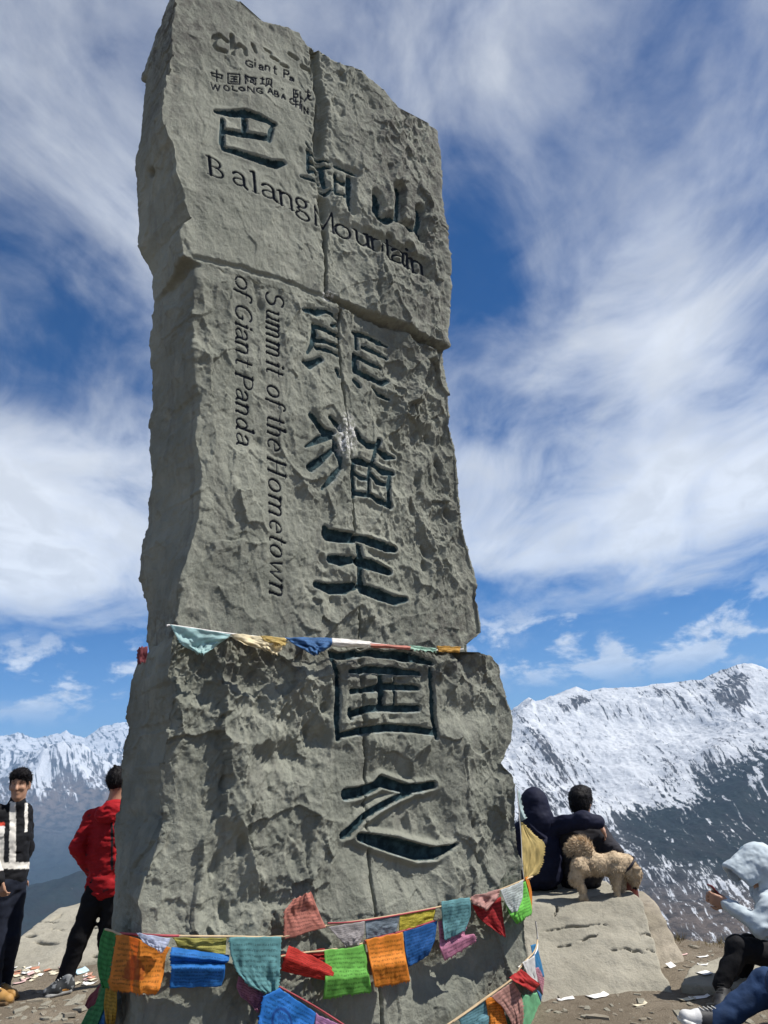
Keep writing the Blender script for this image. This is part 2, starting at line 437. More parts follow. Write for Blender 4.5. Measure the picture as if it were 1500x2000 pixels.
    spur([(*pol(100, 1500, 14900), 1.0), (*pol(200, 1560, 13200), .55), (*pol(300, 1600, 12200), .2)], 300, 1200)
    spur([(*pol(100, 1500, 14900), 1.0), (*pol(40, 1540, 12800), .5)], 240, 950)
    spur([(*pol(1560, 1440, 4300), 1.0), (*pol(1440, 1480, 3900), .9), (*pol(1345, 1520, 3500), .7), (*pol(1250, 1600, 3000), .25)], 105, 420)
    spur([(*pol(60, 1780, 4000), .5), (*pol(170, 1720, 4700), .8), (*pol(300, 1690, 5400), 1.0)], 210, 1100)
    V = np.stack([X.ravel(), Y.ravel(), hh+1.6], 1)
    # snow-free cover (rock and shrub): 0 snow .. 1 bare
    u, v = project(np.where((V[:, 1] > 5)[:, None], V, np.array([0, 100.0, 0])))
    def poly(pts, soft):
        pts = np.array(pts, float); n = len(pts); ins = np.zeros(len(u), bool); dist = np.full(len(u), 1e9)
        for i in range(n):
            a, b = pts[i], pts[(i+1) % n]
            c_ = ((a[1] > v) != (b[1] > v)) & (u < (b[0]-a[0])*(v-a[1])/(b[1]-a[1]+1e-9)+a[0]); ins ^= c_
            ba = b-a; t = np.clip(((u-a[0])*ba[0]+(v-a[1])*ba[1])/(ba@ba+1e-9), 0, 1)
            dist = np.minimum(dist, np.hypot(u-a[0]-t*ba[0], v-a[1]-t*ba[1]))
        return sstep(-soft, soft, np.where(ins, dist, -dist))
    wob = 22*fbm(np.stack([u/70, v/70, u*0], 1), 4, 12)
    u0, v0 = u.copy(), v.copy(); u = u+wob; v = v+wob*.7
    D = .29+.20*fbm(np.stack([u/110, v/80, u*0], 1), 3, 31)
    D = np.maximum(D, .47*poly([(1000, 1400), (1060, 1420), (1150, 1500), (1230, 1600), (1000, 1640)], 50))
    D = np.maximum(D, .62*poly([(1015, 1400), (1045, 1410), (1110, 1475), (1150, 1560), (1120, 1550), (1060, 1480)], 24))
    D = np.maximum(D, .60*poly([(1085, 1375), (1125, 1352), (1160, 1360), (1130, 1395), (1100, 1405)], 16))
    D = np.maximum(D, .66*poly([(1385, 1345), (1440, 1312), (1480, 1325), (1470, 1370), (1430, 1395), (1400, 1380)], 16))
    D = np.maximum(D, .50*poly([(1000, 1600), (1100, 1570), (1200, 1590), (1290, 1560), (1300, 1640), (1180, 1660), (1100, 1640)], 50))
    D = np.maximum(D, .80*poly([(1560, 1420), (1500, 1440), (1430, 1478), (1370, 1478), (1335, 1510), (1350, 1550), (1290, 1556), (1190, 1575), (1175, 1630), (1235, 1705), (1400, 1730), (1560, 1770)], 62))
    D = np.maximum(D, .70*poly([(1000, 1640), (1190, 1680), (1260, 1730), (1450, 1765), (1600, 1790), (1600, 2000), (1000, 2000)], 25))
    D = np.maximum(D, .50*poly([(960, 1600), (1130, 1570), (1215, 1620), (1270, 1720), (960, 1760)], 40))
    D = np.maximum(D, .68*poly([(1180, 1600), (1215, 1620), (1270, 1690), (1500, 1740), (1600, 1760), (1600, 1800), (1100, 1800)], 40))
    D = np.minimum(D, 1-.46*poly([(1160, 1640), (1210, 1652), (1300, 1694), (1450, 1732), (1450, 1742), (1290, 1714), (1200, 1682)], 8))
    D = np.minimum(D, 1-.60*poly([(1490, 1480), (1510, 1560), (1470, 1545), (1462, 1500)], 12))
    D = np.minimum(D, 1-.45*poly([(1375, 1560), (1392, 1590), (1400, 1625), (1388, 1620)], 6))
    left = .36+.10*sstep(1440, 1490, v) + .12*sstep(1500, 1550, v)+.40*sstep(1525, 1640, v)
    left = np.maximum(left, .85*poly([(108, 1488), (125, 1490), (180, 1535), (240, 1570), (240, 1640), (150, 1560)], 12))
    left = np.minimum(left, 1-.55*poly([(95, 1475), (110, 1490), (95, 1505), (80, 1498)], 6))
    D = np.where(u0 < 600, left, D)
    brown = np.where(u0 < 600, sstep(1490, 1540, v)*(1-sstep(1560, 1640, v)), sstep(1700, 1800, v)*.8)
    veg = np.where(u0 < 600, sstep(1600, 1700, v), poly([(1560, 1420), (1430, 1478), (1335, 1510), (1200, 1570), (1215, 1630), (1270, 1690), (1400, 1715), (1560, 1760)], 38))
    flow = np.stack([(az_*.77+el_*.64), (el_*.77-az_*.64), az_*0], 1)
    t = NT('mountain_cover')
    dk = t.attr('bare'); fl = t.attr('flow', 'Vector')
    ns = t.noise(1.0, 6, .62, fl, .5, (3.4, .55, 1)); ng = t.noise(1.0, 3, .6, fl, .3, (6.5, 4.0, 1)); nb_ = t.noise(.0042, 7, .7)
    nn = t.mth('ADD', t.mth('ADD', t.mth('MULTIPLY', ns, .48), t.mth('MULTIPLY', ng, .32)), t.mth('MULTIPLY', nb_, .20))
    nn = t.rng(nn, .35, .65, 0, 1, False)
    bare = t.rng(t.mth('SUBTRACT', dk, nn), -.10, .10)
    rockc = t.mix(t.attr('brown'), t.mix(t.attr('veg'), (.075, .072, .075), (.020, .026, .025)), (.125, .098, .080))
    rockc = t.mix(t.rng(t.noise(.009, 6, .7), .42, .62, 0, .75), rockc, (.022, .022, .022))
    snow = t.mix(t.rng(nb_, .4, .7), (.46, .485, .525), (.56, .58, .61))
    t.put(t.b.inputs['Base Color'], t.mix(bare, snow, rockc)); t.b.inputs['Roughness'].default_value = .9; t.b.inputs['Specular IOR Level'].default_value = .05
    t.L.new(t.bump(t.noise(.016, 8, .72), 34, .7), t.b.inputs['Normal'])
    o = mesh_np('mountain_range', V, grid_faces(len(q), len(azs), True)[:, ::-1].copy(), t.m, None, True, None,
                {'bare': D, 'brown': brown, 'veg': veg, 'flow': flow})
    tag(o, 'snow-covered mountain ridges with bare shrub slopes dropping into the valley', 'mountains', kind='structure')
build_terrain()

# ------------------------------------------------------------------ the pass: trodden dirt platform that breaks off into the valley
EDGE = ([-30, -6, -4, -2.5, -1, .5, 1.2, 1.7, 2.05, 2.35, 2.7, 3.1, 3.6, 5, 30], [9, 8.4, 8.25, 8.4, 8.5, 8.3, 7.75, 7.55, 7.25, 6.95, 6.72, 6.68, 6.95, 8, 10])
def ground_z(x, y):
    x = np.asarray(x, float); y = np.asarray(y, float); P = np.stack([x.ravel(), y.ravel(), 0*x.ravel()], 1)
    z = .030*fbm(P*.9, 3, 5)+.012*fbm(P*4, 3, 6)
    d = y.ravel()-np.interp(x.ravel(), *EDGE)-.12*fbm(P*2.2, 3, 8)
    d = np.maximum(d, 0)
    return (z-.9*d-.18*d*d*(1-np.exp(-d))).reshape(x.shape)
def gz(x, y): return float(ground_z(np.array([x]), np.array([y]))[0])
def build_ground():
    xs = np.unique(np.round(np.concatenate([np.arange(-30, -6, 1.0), np.arange(-6, 6, .055), np.arange(6, 30, 1.0)]), 4))
    ys = np.unique(np.round(np.concatenate([np.arange(-25, 3, .8), np.arange(3, 5, .15), np.arange(5, 8.2, .035), np.arange(8.2, 11, .09), np.arange(11, 26, .5)]), 4))
    X, Y = np.meshgrid(xs, ys); Z = ground_z(X, Y)
    P = np.stack([X.ravel(), Y.ravel(), 0*X.ravel()], 1)
    near = (np.abs(X.ravel()) < 6) & (Y.ravel() > 4.5) & (Y.ravel() < 9)
    zz = Z.ravel(); f1, _ = worley(P[near]*9, 4); zz[near] += .010*fbm(P[near]*26, 3, 9)+.010*np.maximum(0, .42-f1)
    t = NT('dirt')
    c = t.mix(t.rng(t.noise(1.2, 5, .6), .35, .65), (.185, .154, .115), (.260, .220, .168))
    c = t.mix(t.rng(t.noise(14, 6, .7), .5, .7, 0, .8), c, (.125, .101, .075))
    c = t.mix(t.rng(t.noise(45, 4, .75), .60, .68, 0, .8), c, (.36, .33, .27))
    nb = t.bump(t.noise(40, 7, .75), .03, .6); nb = t.bump(t.noise(160, 4, .7), .008, .6, nb)
    o = mesh_np('ground', np.stack([X.ravel(), Y.ravel(), zz], 1), grid_faces(len(ys), len(xs)), t.fin(c, .95, nb, .1))
    tag(o, 'bare trodden brown dirt of the mountain pass', 'ground', kind='structure')
build_ground()

# ------------------------------------------------------------------ rocks
ROCK = mat_rock('pale_sandstone', (.255, .240, .195), (.325, .305, .25), (.155, .143, .115))
ROCKD = mat_rock('brown_sandstone', (.22, .195, .15), (.31, .275, .22), (.12, .105, .085))
def plane3(a, b, c, inside):
    n = np.cross(np.subtract(b, a), np.subtract(c, a)); n /= np.linalg.norm(n); d = n@np.asarray(a)
    if n@np.asarray(inside)-d > 0: n, d = -n, -d
    return n, d
def convex_rock(name, planes, lo, hi, h, mat, label, cat='rock', cracks=(), rough=.02, layer=.012, seed=0, rnd=.03, group=None):
    lo = np.array(lo, float); hi = np.array(hi, float); n = np.ceil((hi-lo)/h).astype(int)+1
    ax = [lo[d]+h*np.arange(n[d]) for d in range(3)]
    P = np.stack(np.meshgrid(*ax, indexing='ij'), -1).reshape(-1, 3)
    F = np.full(len(P), -9.0)
    for nn, d in planes:
        g = P@nn-d
        F = np.maximum(F, g)+rnd*.25*np.maximum(0, 1-np.abs(F-g)/rnd)**2
    m = np.abs(F) < .13; Q = P[m]
    f1, cid = worley(Q*np.array([3.2, 3.2, 5.0]), 31+seed)
    F[m] += rough*(fbm(Q*2.2, 4, 7+seed)*1.4) + rough*.7*(.5-f1) + layer*(np.abs(((Q[:, 2]*9+Q[:, 0]*.5+.7*fbm(Q*1.6, 2, 3+seed)) % 1)-.5)*-1.2+.3) + .35*layer*fbm(Q*14, 3, 2+seed)
    for ci, (pts, r0) in enumerate(cracks):
        pts = np.array(pts); tq = np.linspace(0, len(pts)-1, (len(pts)-1)*7+1); dn = np.stack([np.interp(tq, np.arange(len(pts)), pts[:, d]) for d in range(3)], 1)
        side_ = np.cross(dn[-1]-dn[0], planes[0][0]); side_ /= np.linalg.norm(side_); jt = .016*fbm(np.stack([tq*2.3+ci*9, tq*0, tq*0], 1), 3, 5+seed); jt[[0, -1]] *= .3; dn = dn+jt[:, None]*side_
        for qi, (a, b) in enumerate(zip(dn[:-1], dn[1:])):
            r = r0*(.35+.75*math.sin(math.pi*(qi+.5)/(len(dn)-1)))*(.8+.5*abs(math.sin(qi*1.7+ci)))
            ba = b-a
            bb = (P > np.minimum(a, b)-.08).all(1) & (P < np.maximum(a, b)+.08).all(1); q = P[bb]
            tt = np.clip(((q-a)@ba)/(ba@ba), 0, 1)
            e = q-a-tt[:, None]*ba; en = e@planes[0][0]; dd = np.sqrt(np.maximum((e*e).sum(1)-en*en, 0)*1.3+(en*.22)**2)-r*(.85+.5*fbm(q*16, 2, 4))
            F[bb] = np.maximum(F[bb], -dd)
    V, Qd = surf_nets(F.reshape(n), lo, h)
    org = np.array([V[:, 0].mean(), V[:, 1].mean(), V[:, 2].min()])
    return tag(mesh_np(name, V, Qd, mat, None, True, org), label, cat, group)
def build_rocks():
    # big flat-topped boulder the couple and the dog are on
    b, t2 = on_z(1288, 1938), on_z(1246, 1757, .44)
    a, t1 = b+np.array([-1.3, 0.02, 0]), t2+np.array([-.75, .06, 0])
    cen = (a+b+t1+t2)/4+np.array([0, .4, -.1])
    r0, r1 = on_z(1296, 1925), on_z(1298, 1830, .28)
    pl = [plane3(a, b, t2, cen), (np.array([-.02, -.03, 1])/np.linalg.norm([-.02, -.03, 1]), .438-.03*6.35-.02),
          plane3(r0, r1, r1+np.array([-.10, 1.0, 0]), cen), plane3(t2, on_z(1296, 1812, .33), t2+np.array([.05, 1, 0]), cen),
          (np.array([0, 1.0, -.2]), 7.3), (np.array([-1.0, 0, 0]), -.78), (np.array([0, 0, -1.0]), .12)]
    on_face = lambda u, v: (lambda d: CPOS+d*((pl[0][1]-pl[0][0]@CPOS)/(d@pl[0][0])))(ray(u, v))
    crk = [([on_face(1051, 1820), on_face(1085, 1816), on_face(1112, 1810), on_face(1152, 1808), on_face(1190, 1806)], .0085),
           ([on_face(1190, 1853), on_face(1208, 1856)], .0075), ([on_face(1248, 1824), on_face(1268, 1824), on_face(1280, 1829)], .008),
           ([on_face(1258, 1852), on_face(1282, 1860)], .009), ([on_face(1208, 1853), on_face(1240, 1856), on_face(1262, 1862)], .0075), ([on_face(1133, 1836), on_face(1166, 1826)], .010),
           ([on_face(1086, 1764), on_face(1084, 1790)], .010), ([on_face(1072, 1846), on_face(1130, 1840)], .009)]
    convex_rock('boulder', pl, (.72, 5.45, -.12), (2.55, 7.4, .56), .0105, ROCK, 'big pale flat-topped boulder with long cracks under the sitting couple and dog', cracks=crk, rough=.024, layer=.008, seed=1, rnd=.012)
    # brown layered rock at its right end
    c0 = on_z(1312, 1880)
    x0, y0 = c0[0], c0[1]
    pl = [plane3((x0-.35, y0-.22, 0), (x0+.12, y0+.02, 0), (x0-.12, y0+.22, .42), (x0, y0+.4, 0)), plane3((x0+.10, y0-.05, 0), (x0+.17, y0+.5, 0), (x0+.02, y0+.2, .34), (x0-.1, y0+.3, 0)),
          (np.array([-.1, -.08, 1.])/1.008, -.40/1.008), (np.array([0, 1., 0]), y0+.75), (np.array([-1., 0, 0]), -(x0-.42)), (np.array([0, 0, -1.]), .12)]
    convex_rock('rock', pl, (x0-.6, y0-.4, -.15), (x0+.45, y0+.95, .6), .015, ROCKD, 'brown layered rock leaning against the right end of the big boulder', rough=.03, layer=.02, seed=4)
    # low slab on the right with a paper on it
    P = [on_z(1328, 1945), on_z(1470, 1950), on_z(1478, 1905), on_z(1428, 1882), on_z(1372, 1897), on_z(1330, 1925)]
    q = np.mean(P, 0)
    pl = [(np.array([.02, -.06, 1.])/1.002, .055-.06*q[1]+.02*q[0])]
    P2 = [on_z(1330, 1938), on_z(1440, 1944), on_z(1500, 1900), on_z(1425, 1880), on_z(1365, 1900)]
    for i in range(5):
        A, B = P2[i], P2[(i+1) % 5]; pl.append(plane3(A, B, (A+B)/2+np.array([0, 0, 1])+.25*(q-(A+B)/2), q))
    pl.append((np.array([0, 0, -1.]), .12))
    convex_rock('flat_rock', pl, q-np.array([.75, .65, .3]), q+np.array([.75, .65, .25]), .011, ROCK, 'low pale flat rock beside the black shoe, holding one white card', rough=.016, layer=.010, seed=6, rnd=.006)
    # wide slab behind the men on the left
    tp = plane3(on_z(10, 1886, .03), on_z(200, 1886, .03), on_z(95, 1783, .27), (-3, 8, -5))
    f0 = on_z(100, 1893, .02)
    pl = [tp, (np.array([.15, -1., .35])/1.07, (np.array([.15, -1., .35])/1.07)@np.array([f0[0], f0[1], .0])),
          plane3(on_z(50, 1787, .26), on_z(142, 1768, .30), on_z(50, 1787, .26)+np.array([0, .25, -1]), f0),
          plane3(on_z(50, 1787, .26), on_z(30, 1800, .22), on_z(50, 1787, .26)+np.array([-.05, .2, -1]), f0),
          (np.array([1., 0, 0]), -1.3), (np.array([-1., .1, .1]), 4.8), (np.array([0, 0, -1.]), .25)]
    sp = lambda u, v: (lambda d: CPOS+d*((pl[0][1]-pl[0][0]@CPOS)/(d@pl[0][0])))(ray(u, v))
    crk = [([sp(62, 1838), sp(85, 1841), sp(115, 1843)], .022), ([sp(50, 1828), sp(68, 1827)], .024), ([sp(40, 1800), sp(70, 1800), sp(125, 1799)], .014), ([sp(95, 1800), sp(125, 1782)], .014),
           ([sp(185, 1790), sp(200, 1789)], .022), ([sp(180, 1812), sp(192, 1811)], .024), ([sp(98, 1812), sp(122, 1815)], .014), ([sp(180, 1866), sp(190, 1868)], .02), ([sp(22, 1842), sp(36, 1844)], .02), ([sp(150, 1850), sp(172, 1846)], .014)]
    convex_rock('rock_ledge', pl, (-5.0, 6.8, -.3), (-1.2, 9.4, .6), .020, ROCK, 'broad pale cracked rock ledge behind the two standing men', cat='rock', cracks=crk, rough=.016, layer=.014, seed=9, rnd=.03)
build_rocks()
# ------------------------------------------------------------------ the carved stone monument
AL = math.radians(38)
E_ = np.array([math.cos(AL), math.sin(AL), 0]); NF = np.array([math.sin(AL), -math.cos(AL), 0]); ZV = np.array([0, 0, 1.0])
PM = at_y(np.array(335.0), np.array(1240.0), 4.0); PM = np.array([PM[0], PM[1], 0.0])      # foot of the front-left corner line
def face(u, v, w=0.0):
    """pixel -> (s, t) on the vertical plane w metres behind the front plane"""
    d = ray(u, v); o = PM-np.asarray(w, float)[..., None]*NF
    k = ((o-CPOS)@NF)/(d@NF); P = CPOS+d*np.asarray(k)[..., None]
    return (P-PM)@E_, P[..., 2]
def fpos(s, t, w=0.0):
    s, t, w = np.broadcast_arrays(np.asarray(s, float), np.asarray(t, float), np.asarray(w, float))
    return PM + s[..., None]*E_ - w[..., None]*NF + t[..., None]*ZV
def fpt(u, v, w=0.0):
    s, t = face(u, v, w); return fpos(s, t, w)
BW = -0.13        # the base block stands proud of the slabs above

def strokes():
    """carved strokes in photograph pixels: (kind, [(x, y, width)])"""
    S = []
    def add(kind, x0, y0, sc, lst):
        for st in lst: S.append((kind, [(x0+x/sc, y0+y/sc, w/sc) for x, y, w in st]))
    add('big', 390, 190, 6.25, [[(200, 165, 50), (400, 190, 90), (600, 190, 110), (760, 250, 100), (920, 325, 50)], [(900, 340, 40), (870, 420, 60), (850, 530, 40)],
        [(285, 270, 55), (280, 420, 60), (280, 560, 70), (310, 620, 60)], [(550, 270, 70), (555, 440, 60)], [(290, 400, 70), (450, 430, 85), (600, 450, 85), (760, 480, 85), (850, 490, 60)],
        [(300, 620, 70), (450, 660, 90), (700, 740, 110), (900, 810, 115), (1030, 790, 60)]])
    add('big', 580, 260, 5.357, [[(100, 105, 26), (135, 160, 20)], [(115, 190, 45), (200, 250, 40), (330, 300, 24)], [(125, 290, 45), (230, 350, 45), (340, 360, 28)], [(120, 200, 38), (125, 400, 38)],
        [(130, 380, 45), (210, 400, 40)], [(50, 445, 32), (150, 475, 45), (240, 515, 32)], [(265, 360, 45), (280, 500, 40), (300, 560, 35)], [(240, 590, 24), (300, 640, 40), (360, 600, 22)],
        [(400, 355, 38), (500, 405, 48), (580, 450, 38)], [(398, 430, 28), (398, 640, 32)], [(400, 480, 45), (460, 525, 50), (510, 545, 42)], [(390, 610, 45), (450, 655, 50), (500, 670, 40)],
        [(530, 480, 48), (530, 640, 48), (525, 740, 42), (545, 840, 16)],
        [(800, 680, 55), (815, 760, 75), (800, 880, 80), (830, 930, 72), (900, 940, 72), (970, 920, 52)], [(1020, 630, 62), (1030, 760, 48), (1020, 940, 48)], [(1030, 950, 48), (1100, 1000, 52), (1180, 1025, 42)],
        [(1235, 850, 42), (1240, 960, 38), (1225, 1040, 42), (1260, 1140, 22)]])
    add('big', 560, 580, 5.769, [[(185, 155, 50), (320, 175, 80), (430, 160, 50), (510, 200, 40), (575, 270, 22)], [(510, 320, 42), (570, 315, 42)], [(300, 310, 42), (315, 420, 62), (285, 540, 52), (235, 630, 32)],
        [(310, 325, 52), (430, 360, 60), (590, 450, 46)], [(330, 480, 58), (450, 500, 50), (585, 560, 40)], [(330, 575, 42), (450, 590, 50), (580, 645, 42)], [(190, 730, 42), (250, 760, 95), (390, 700, 52)], [(570, 820, 52), (600, 880, 62)],
        [(750, 400, 42), (900, 450, 60), (1030, 510, 60), (1135, 555, 28)], [(850, 570, 42), (980, 610, 60), (1130, 690, 32)], [(780, 420, 46), (790, 580, 38)], [(770, 650, 58), (780, 830, 66)],
        [(780, 660, 50), (900, 730, 60), (1050, 800, 42)], [(780, 830, 60), (920, 900, 78), (1060, 970, 70), (1150, 940, 42)], [(770, 940, 52), (820, 1000, 52)], [(960, 1020, 24), (1030, 1090, 50), (1160, 1150, 32)]])
    add('big', 580, 780, 6.25, [[(175, 200, 80), (260, 310, 90), (340, 400, 110), (450, 400, 55)], [(410, 220, 55), (490, 300, 90), (530, 370, 52)], [(400, 440, 90), (250, 500, 80), (110, 575, 28)],
        [(460, 500, 52), (480, 600, 105), (530, 720, 78), (535, 840, 42)], [(430, 620, 50), (300, 730, 85), (170, 830, 110)], [(520, 840, 42), (430, 950, 78), (310, 1090, 32)],
        [(730, 370, 52), (780, 480, 80), (870, 560, 86), (980, 570, 60)], [(1010, 500, 62), (970, 640, 58), (900, 860, 46), (895, 1170, 42)], [(1000, 610, 52), (1090, 680, 95), (1210, 700, 34)],
        [(680, 750, 60), (770, 750, 100), (900, 790, 60)], [(950, 790, 60), (1060, 870, 92), (1190, 890, 60)], [(690, 800, 50), (690, 980, 56), (700, 1170, 50)], [(710, 890, 48), (790, 950, 58), (880, 960, 42)], [(700, 1140, 60), (870, 1150, 60)],
        [(920, 900, 42), (1000, 1000, 66), (1100, 1030, 50)], [(910, 1150, 50), (1000, 1220, 76), (1150, 1290, 76)], [(1150, 920, 50), (1130, 1100, 50), (1150, 1310, 58)]])
    add('big', 590, 1000, 6.25, [[(290, 200, 90), (310, 270, 150), (450, 290, 150), (610, 310, 130)], [(670, 310, 70), (850, 350, 110), (1050, 420, 110), (1150, 440, 80)], [(350, 570, 100), (480, 590, 130), (600, 580, 90)],
        [(680, 610, 110), (880, 640, 140), (1080, 720, 90)], [(700, 420, 75), (720, 560, 85), (710, 760, 75), (740, 880, 100)], [(180, 880, 80), (350, 930, 125), (520, 930, 135), (640, 900, 90)], [(730, 930, 120), (950, 1000, 135), (1150, 1070, 115), (1280, 1060, 60)]])
    add('base', 630, 1250, 6.0, [[(90, 140, 60), (170, 400, 80), (180, 700, 72), (170, 950, 80), (190, 1150, 72)], [(120, 160, 95), (400, 170, 80), (700, 155, 85), (1000, 180, 88), (1280, 240, 70)], [(1260, 330, 60), (1290, 600, 80), (1300, 900, 88), (1340, 1140, 52)],
        [(200, 1120, 60), (450, 1065, 80), (750, 1025, 86), (1050, 1040, 80), (1300, 1080, 70)], [(320, 360, 52), (440, 370, 60), (560, 350, 78), (850, 350, 92), (1140, 380, 60)],
        [(340, 600, 66), (480, 590, 52), (600, 570, 76), (720, 540, 84), (950, 550, 68), (1120, 560, 58)], [(680, 450, 84), (690, 780, 100)], [(845, 450, 40), (860, 800, 42)], [(330, 870, 78), (550, 800, 78), (750, 800, 70), (1000, 800, 84), (1130, 800, 68)], [(325, 820, 56), (340, 920, 42)]])
    add('base', 640, 1490, 5.357, [[(200, 330, 115), (350, 310, 108), (520, 250, 90), (590, 190, 118), (720, 230, 108), (870, 270, 90), (1020, 255, 80), (1130, 230, 70)],
        [(900, 310, 52), (750, 370, 60), (560, 470, 70), (380, 590, 80), (250, 720, 105), (165, 760, 78)], [(360, 775, 80), (500, 810, 118), (750, 870, 160), (980, 940, 160), (1150, 950, 118), (1300, 890, 52), (1365, 850, 22)]])
    # deep unpainted letters at the top
    add('plain', 400, 40, 6.25, [[(270, 250, 45), (190, 180, 50), (120, 200, 55), (100, 270, 60), (150, 340, 60), (250, 370, 50)], [(330, 180, 45), (340, 400, 45)], [(345, 330, 40), (430, 300, 50), (490, 340, 45), (500, 410, 40)], [(585, 290, 40), (620, 380, 30)],
        [(740, 340, 40), (800, 380, 35)], [(820, 440, 45), (890, 480, 40)], [(940, 530, 40), (1010, 560, 35)], [(1040, 400, 45), (1120, 460, 40)], [(1190, 560, 50), (1290, 600, 55), (1300, 720, 40)]])
    W = 15
    def sm(lst): add('text', 400, 40, 6.25, [[(x, y, W) for x, y in st] for st in lst])
    sm([[(80, 630), (220, 660), (210, 690)], [(85, 625), (95, 665), (215, 700)], [(148, 600), (152, 735)],                                  # zhong
        [(285, 640), (290, 760)], [(285, 645), (430, 655), (430, 770), (290, 760)], [(320, 675), (400, 685)], [(325, 705), (395, 712)], [(315, 738), (405, 742)], [(360, 680), (360, 738)],   # guo
        [(495, 660), (500, 770)], [(495, 665), (530, 680), (515, 715), (530, 740)], [(545, 690), (630, 700)], [(560, 715), (560, 755), (595, 757), (595, 715), (560, 712)], [(622, 700), (620, 785), (600, 775)],  # a
        [(680, 705), (725, 715)], [(705, 690), (705, 770)], [(680, 770), (735, 775)], [(755, 705), (755, 770)], [(755, 705), (815, 715), (815, 785)], [(785, 730), (780, 770), (740, 800)], [(795, 770), (825, 805)],  # ba
        [(945, 828), (958, 836)],
        [(1085, 830), (1090, 985)], [(1085, 835), (1135, 850)], [(1090, 890), (1140, 895), (1138, 930), (1092, 928)], [(1090, 980), (1140, 985)], [(1115, 850), (1115, 890)], [(1115, 930), (1115, 980)], [(1168, 870), (1175, 990)], [(1172, 925), (1200, 960)],   # wo
        [(1230, 870), (1290, 885)], [(1262, 845), (1255, 930), (1215, 985)], [(1262, 900), (1270, 965), (1300, 975)], [(1235, 955), (1290, 915)]])
    T = lambda st, x, y, w, h, sl: [[(x+a*w, y-b*h+a*w*sl) for a, b in s_] for s_ in st]
    G = {'W': [[(0, 1), (.25, 0), (.5, .9), (.75, 0), (1, 1)]], 'O': [[(.5, 1), (.12, .8), (0, .5), (.12, .2), (.5, 0), (.88, .2), (1, .5), (.88, .8), (.5, 1)]], 'L': [[(0, 1), (0, 0), (.9, 0)]], 'N': [[(0, 0), (0, 1), (1, 0), (1, 1)]],
         'G': [[(.95, .85), (.5, 1), (.1, .8), (0, .5), (.12, .18), (.5, 0), (.95, .12), (.95, .45), (.55, .45)]], 'A': [[(0, 0), (.5, 1), (1, 0)], [(.2, .35), (.8, .35)]], 'B': [[(0, 0), (0, 1), (.7, .95), (.75, .65), (.5, .52), (0, .52)], [(.5, .52), (.95, .35), (.8, .03), (0, 0)]],
         'C': [[(.95, .85), (.5, 1), (.1, .8), (0, .5), (.12, .18), (.5, 0), (.95, .15)]], 'H': [[(0, 0), (0, 1)], [(1, 0), (1, 1)], [(0, .5), (1, .5)]], 'I': [[(0, 0), (0, 1)]],
         'i': [[(0, 0), (0, .65)], [(0, .9), (0, 1)]], 'a': [[(.1, .6), (.5, .7), (.9, .5), (.9, 0)], [(.9, .35), (.2, .35), (.05, .12), (.4, 0), (.9, .15)]], 'n': [[(0, 0), (0, .68)], [(0, .5), (.5, .7), (.9, .5), (.9, 0)]], 't': [[(.4, .95), (.4, .1), (.8, 0)], [(0, .65), (.85, .65)]], 'P': [[(0, 0), (0, 1), (.8, .95), (.9, .65), (.6, .45), (0, .45)]]}
    for ch, x, y, w, h in (('W', 80, 825, 110, 75), ('O', 235, 840, 70, 65), ('L', 345, 840, 60, 50), ('O', 420, 845, 70, 45), ('N', 525, 868, 75, 65), ('G', 630, 880, 70, 65), ('A', 770, 885, 65, 75), ('B', 855, 915, 55, 65), ('A', 940, 945, 45, 55),
                           ('C', 1040, 1010, 60, 70), ('H', 1115, 1055, 50, 75), ('I', 1187, 1100, 10, 80), ('N', 1215, 1130, 45, 75),
                           ('G', 500, 550, 90, 75), ('i', 615, 565, 10, 90), ('a', 660, 590, 60, 80), ('n', 740, 600, 55, 85), ('t', 835, 640, 50, 95), ('P', 970, 685, 65, 90), ('a', 1040, 720, 50, 60)):
        sm(T(G[ch], x, y, w, h, .30))
    return S
def arc(cx, cy, rx, ry, a0, a1, n=9):
    return [(cx+rx*math.cos(math.radians(a0+(a1-a0)*i/(n-1))), cy+ry*math.sin(math.radians(a0+(a1-a0)*i/(n-1)))) for i in range(n)]
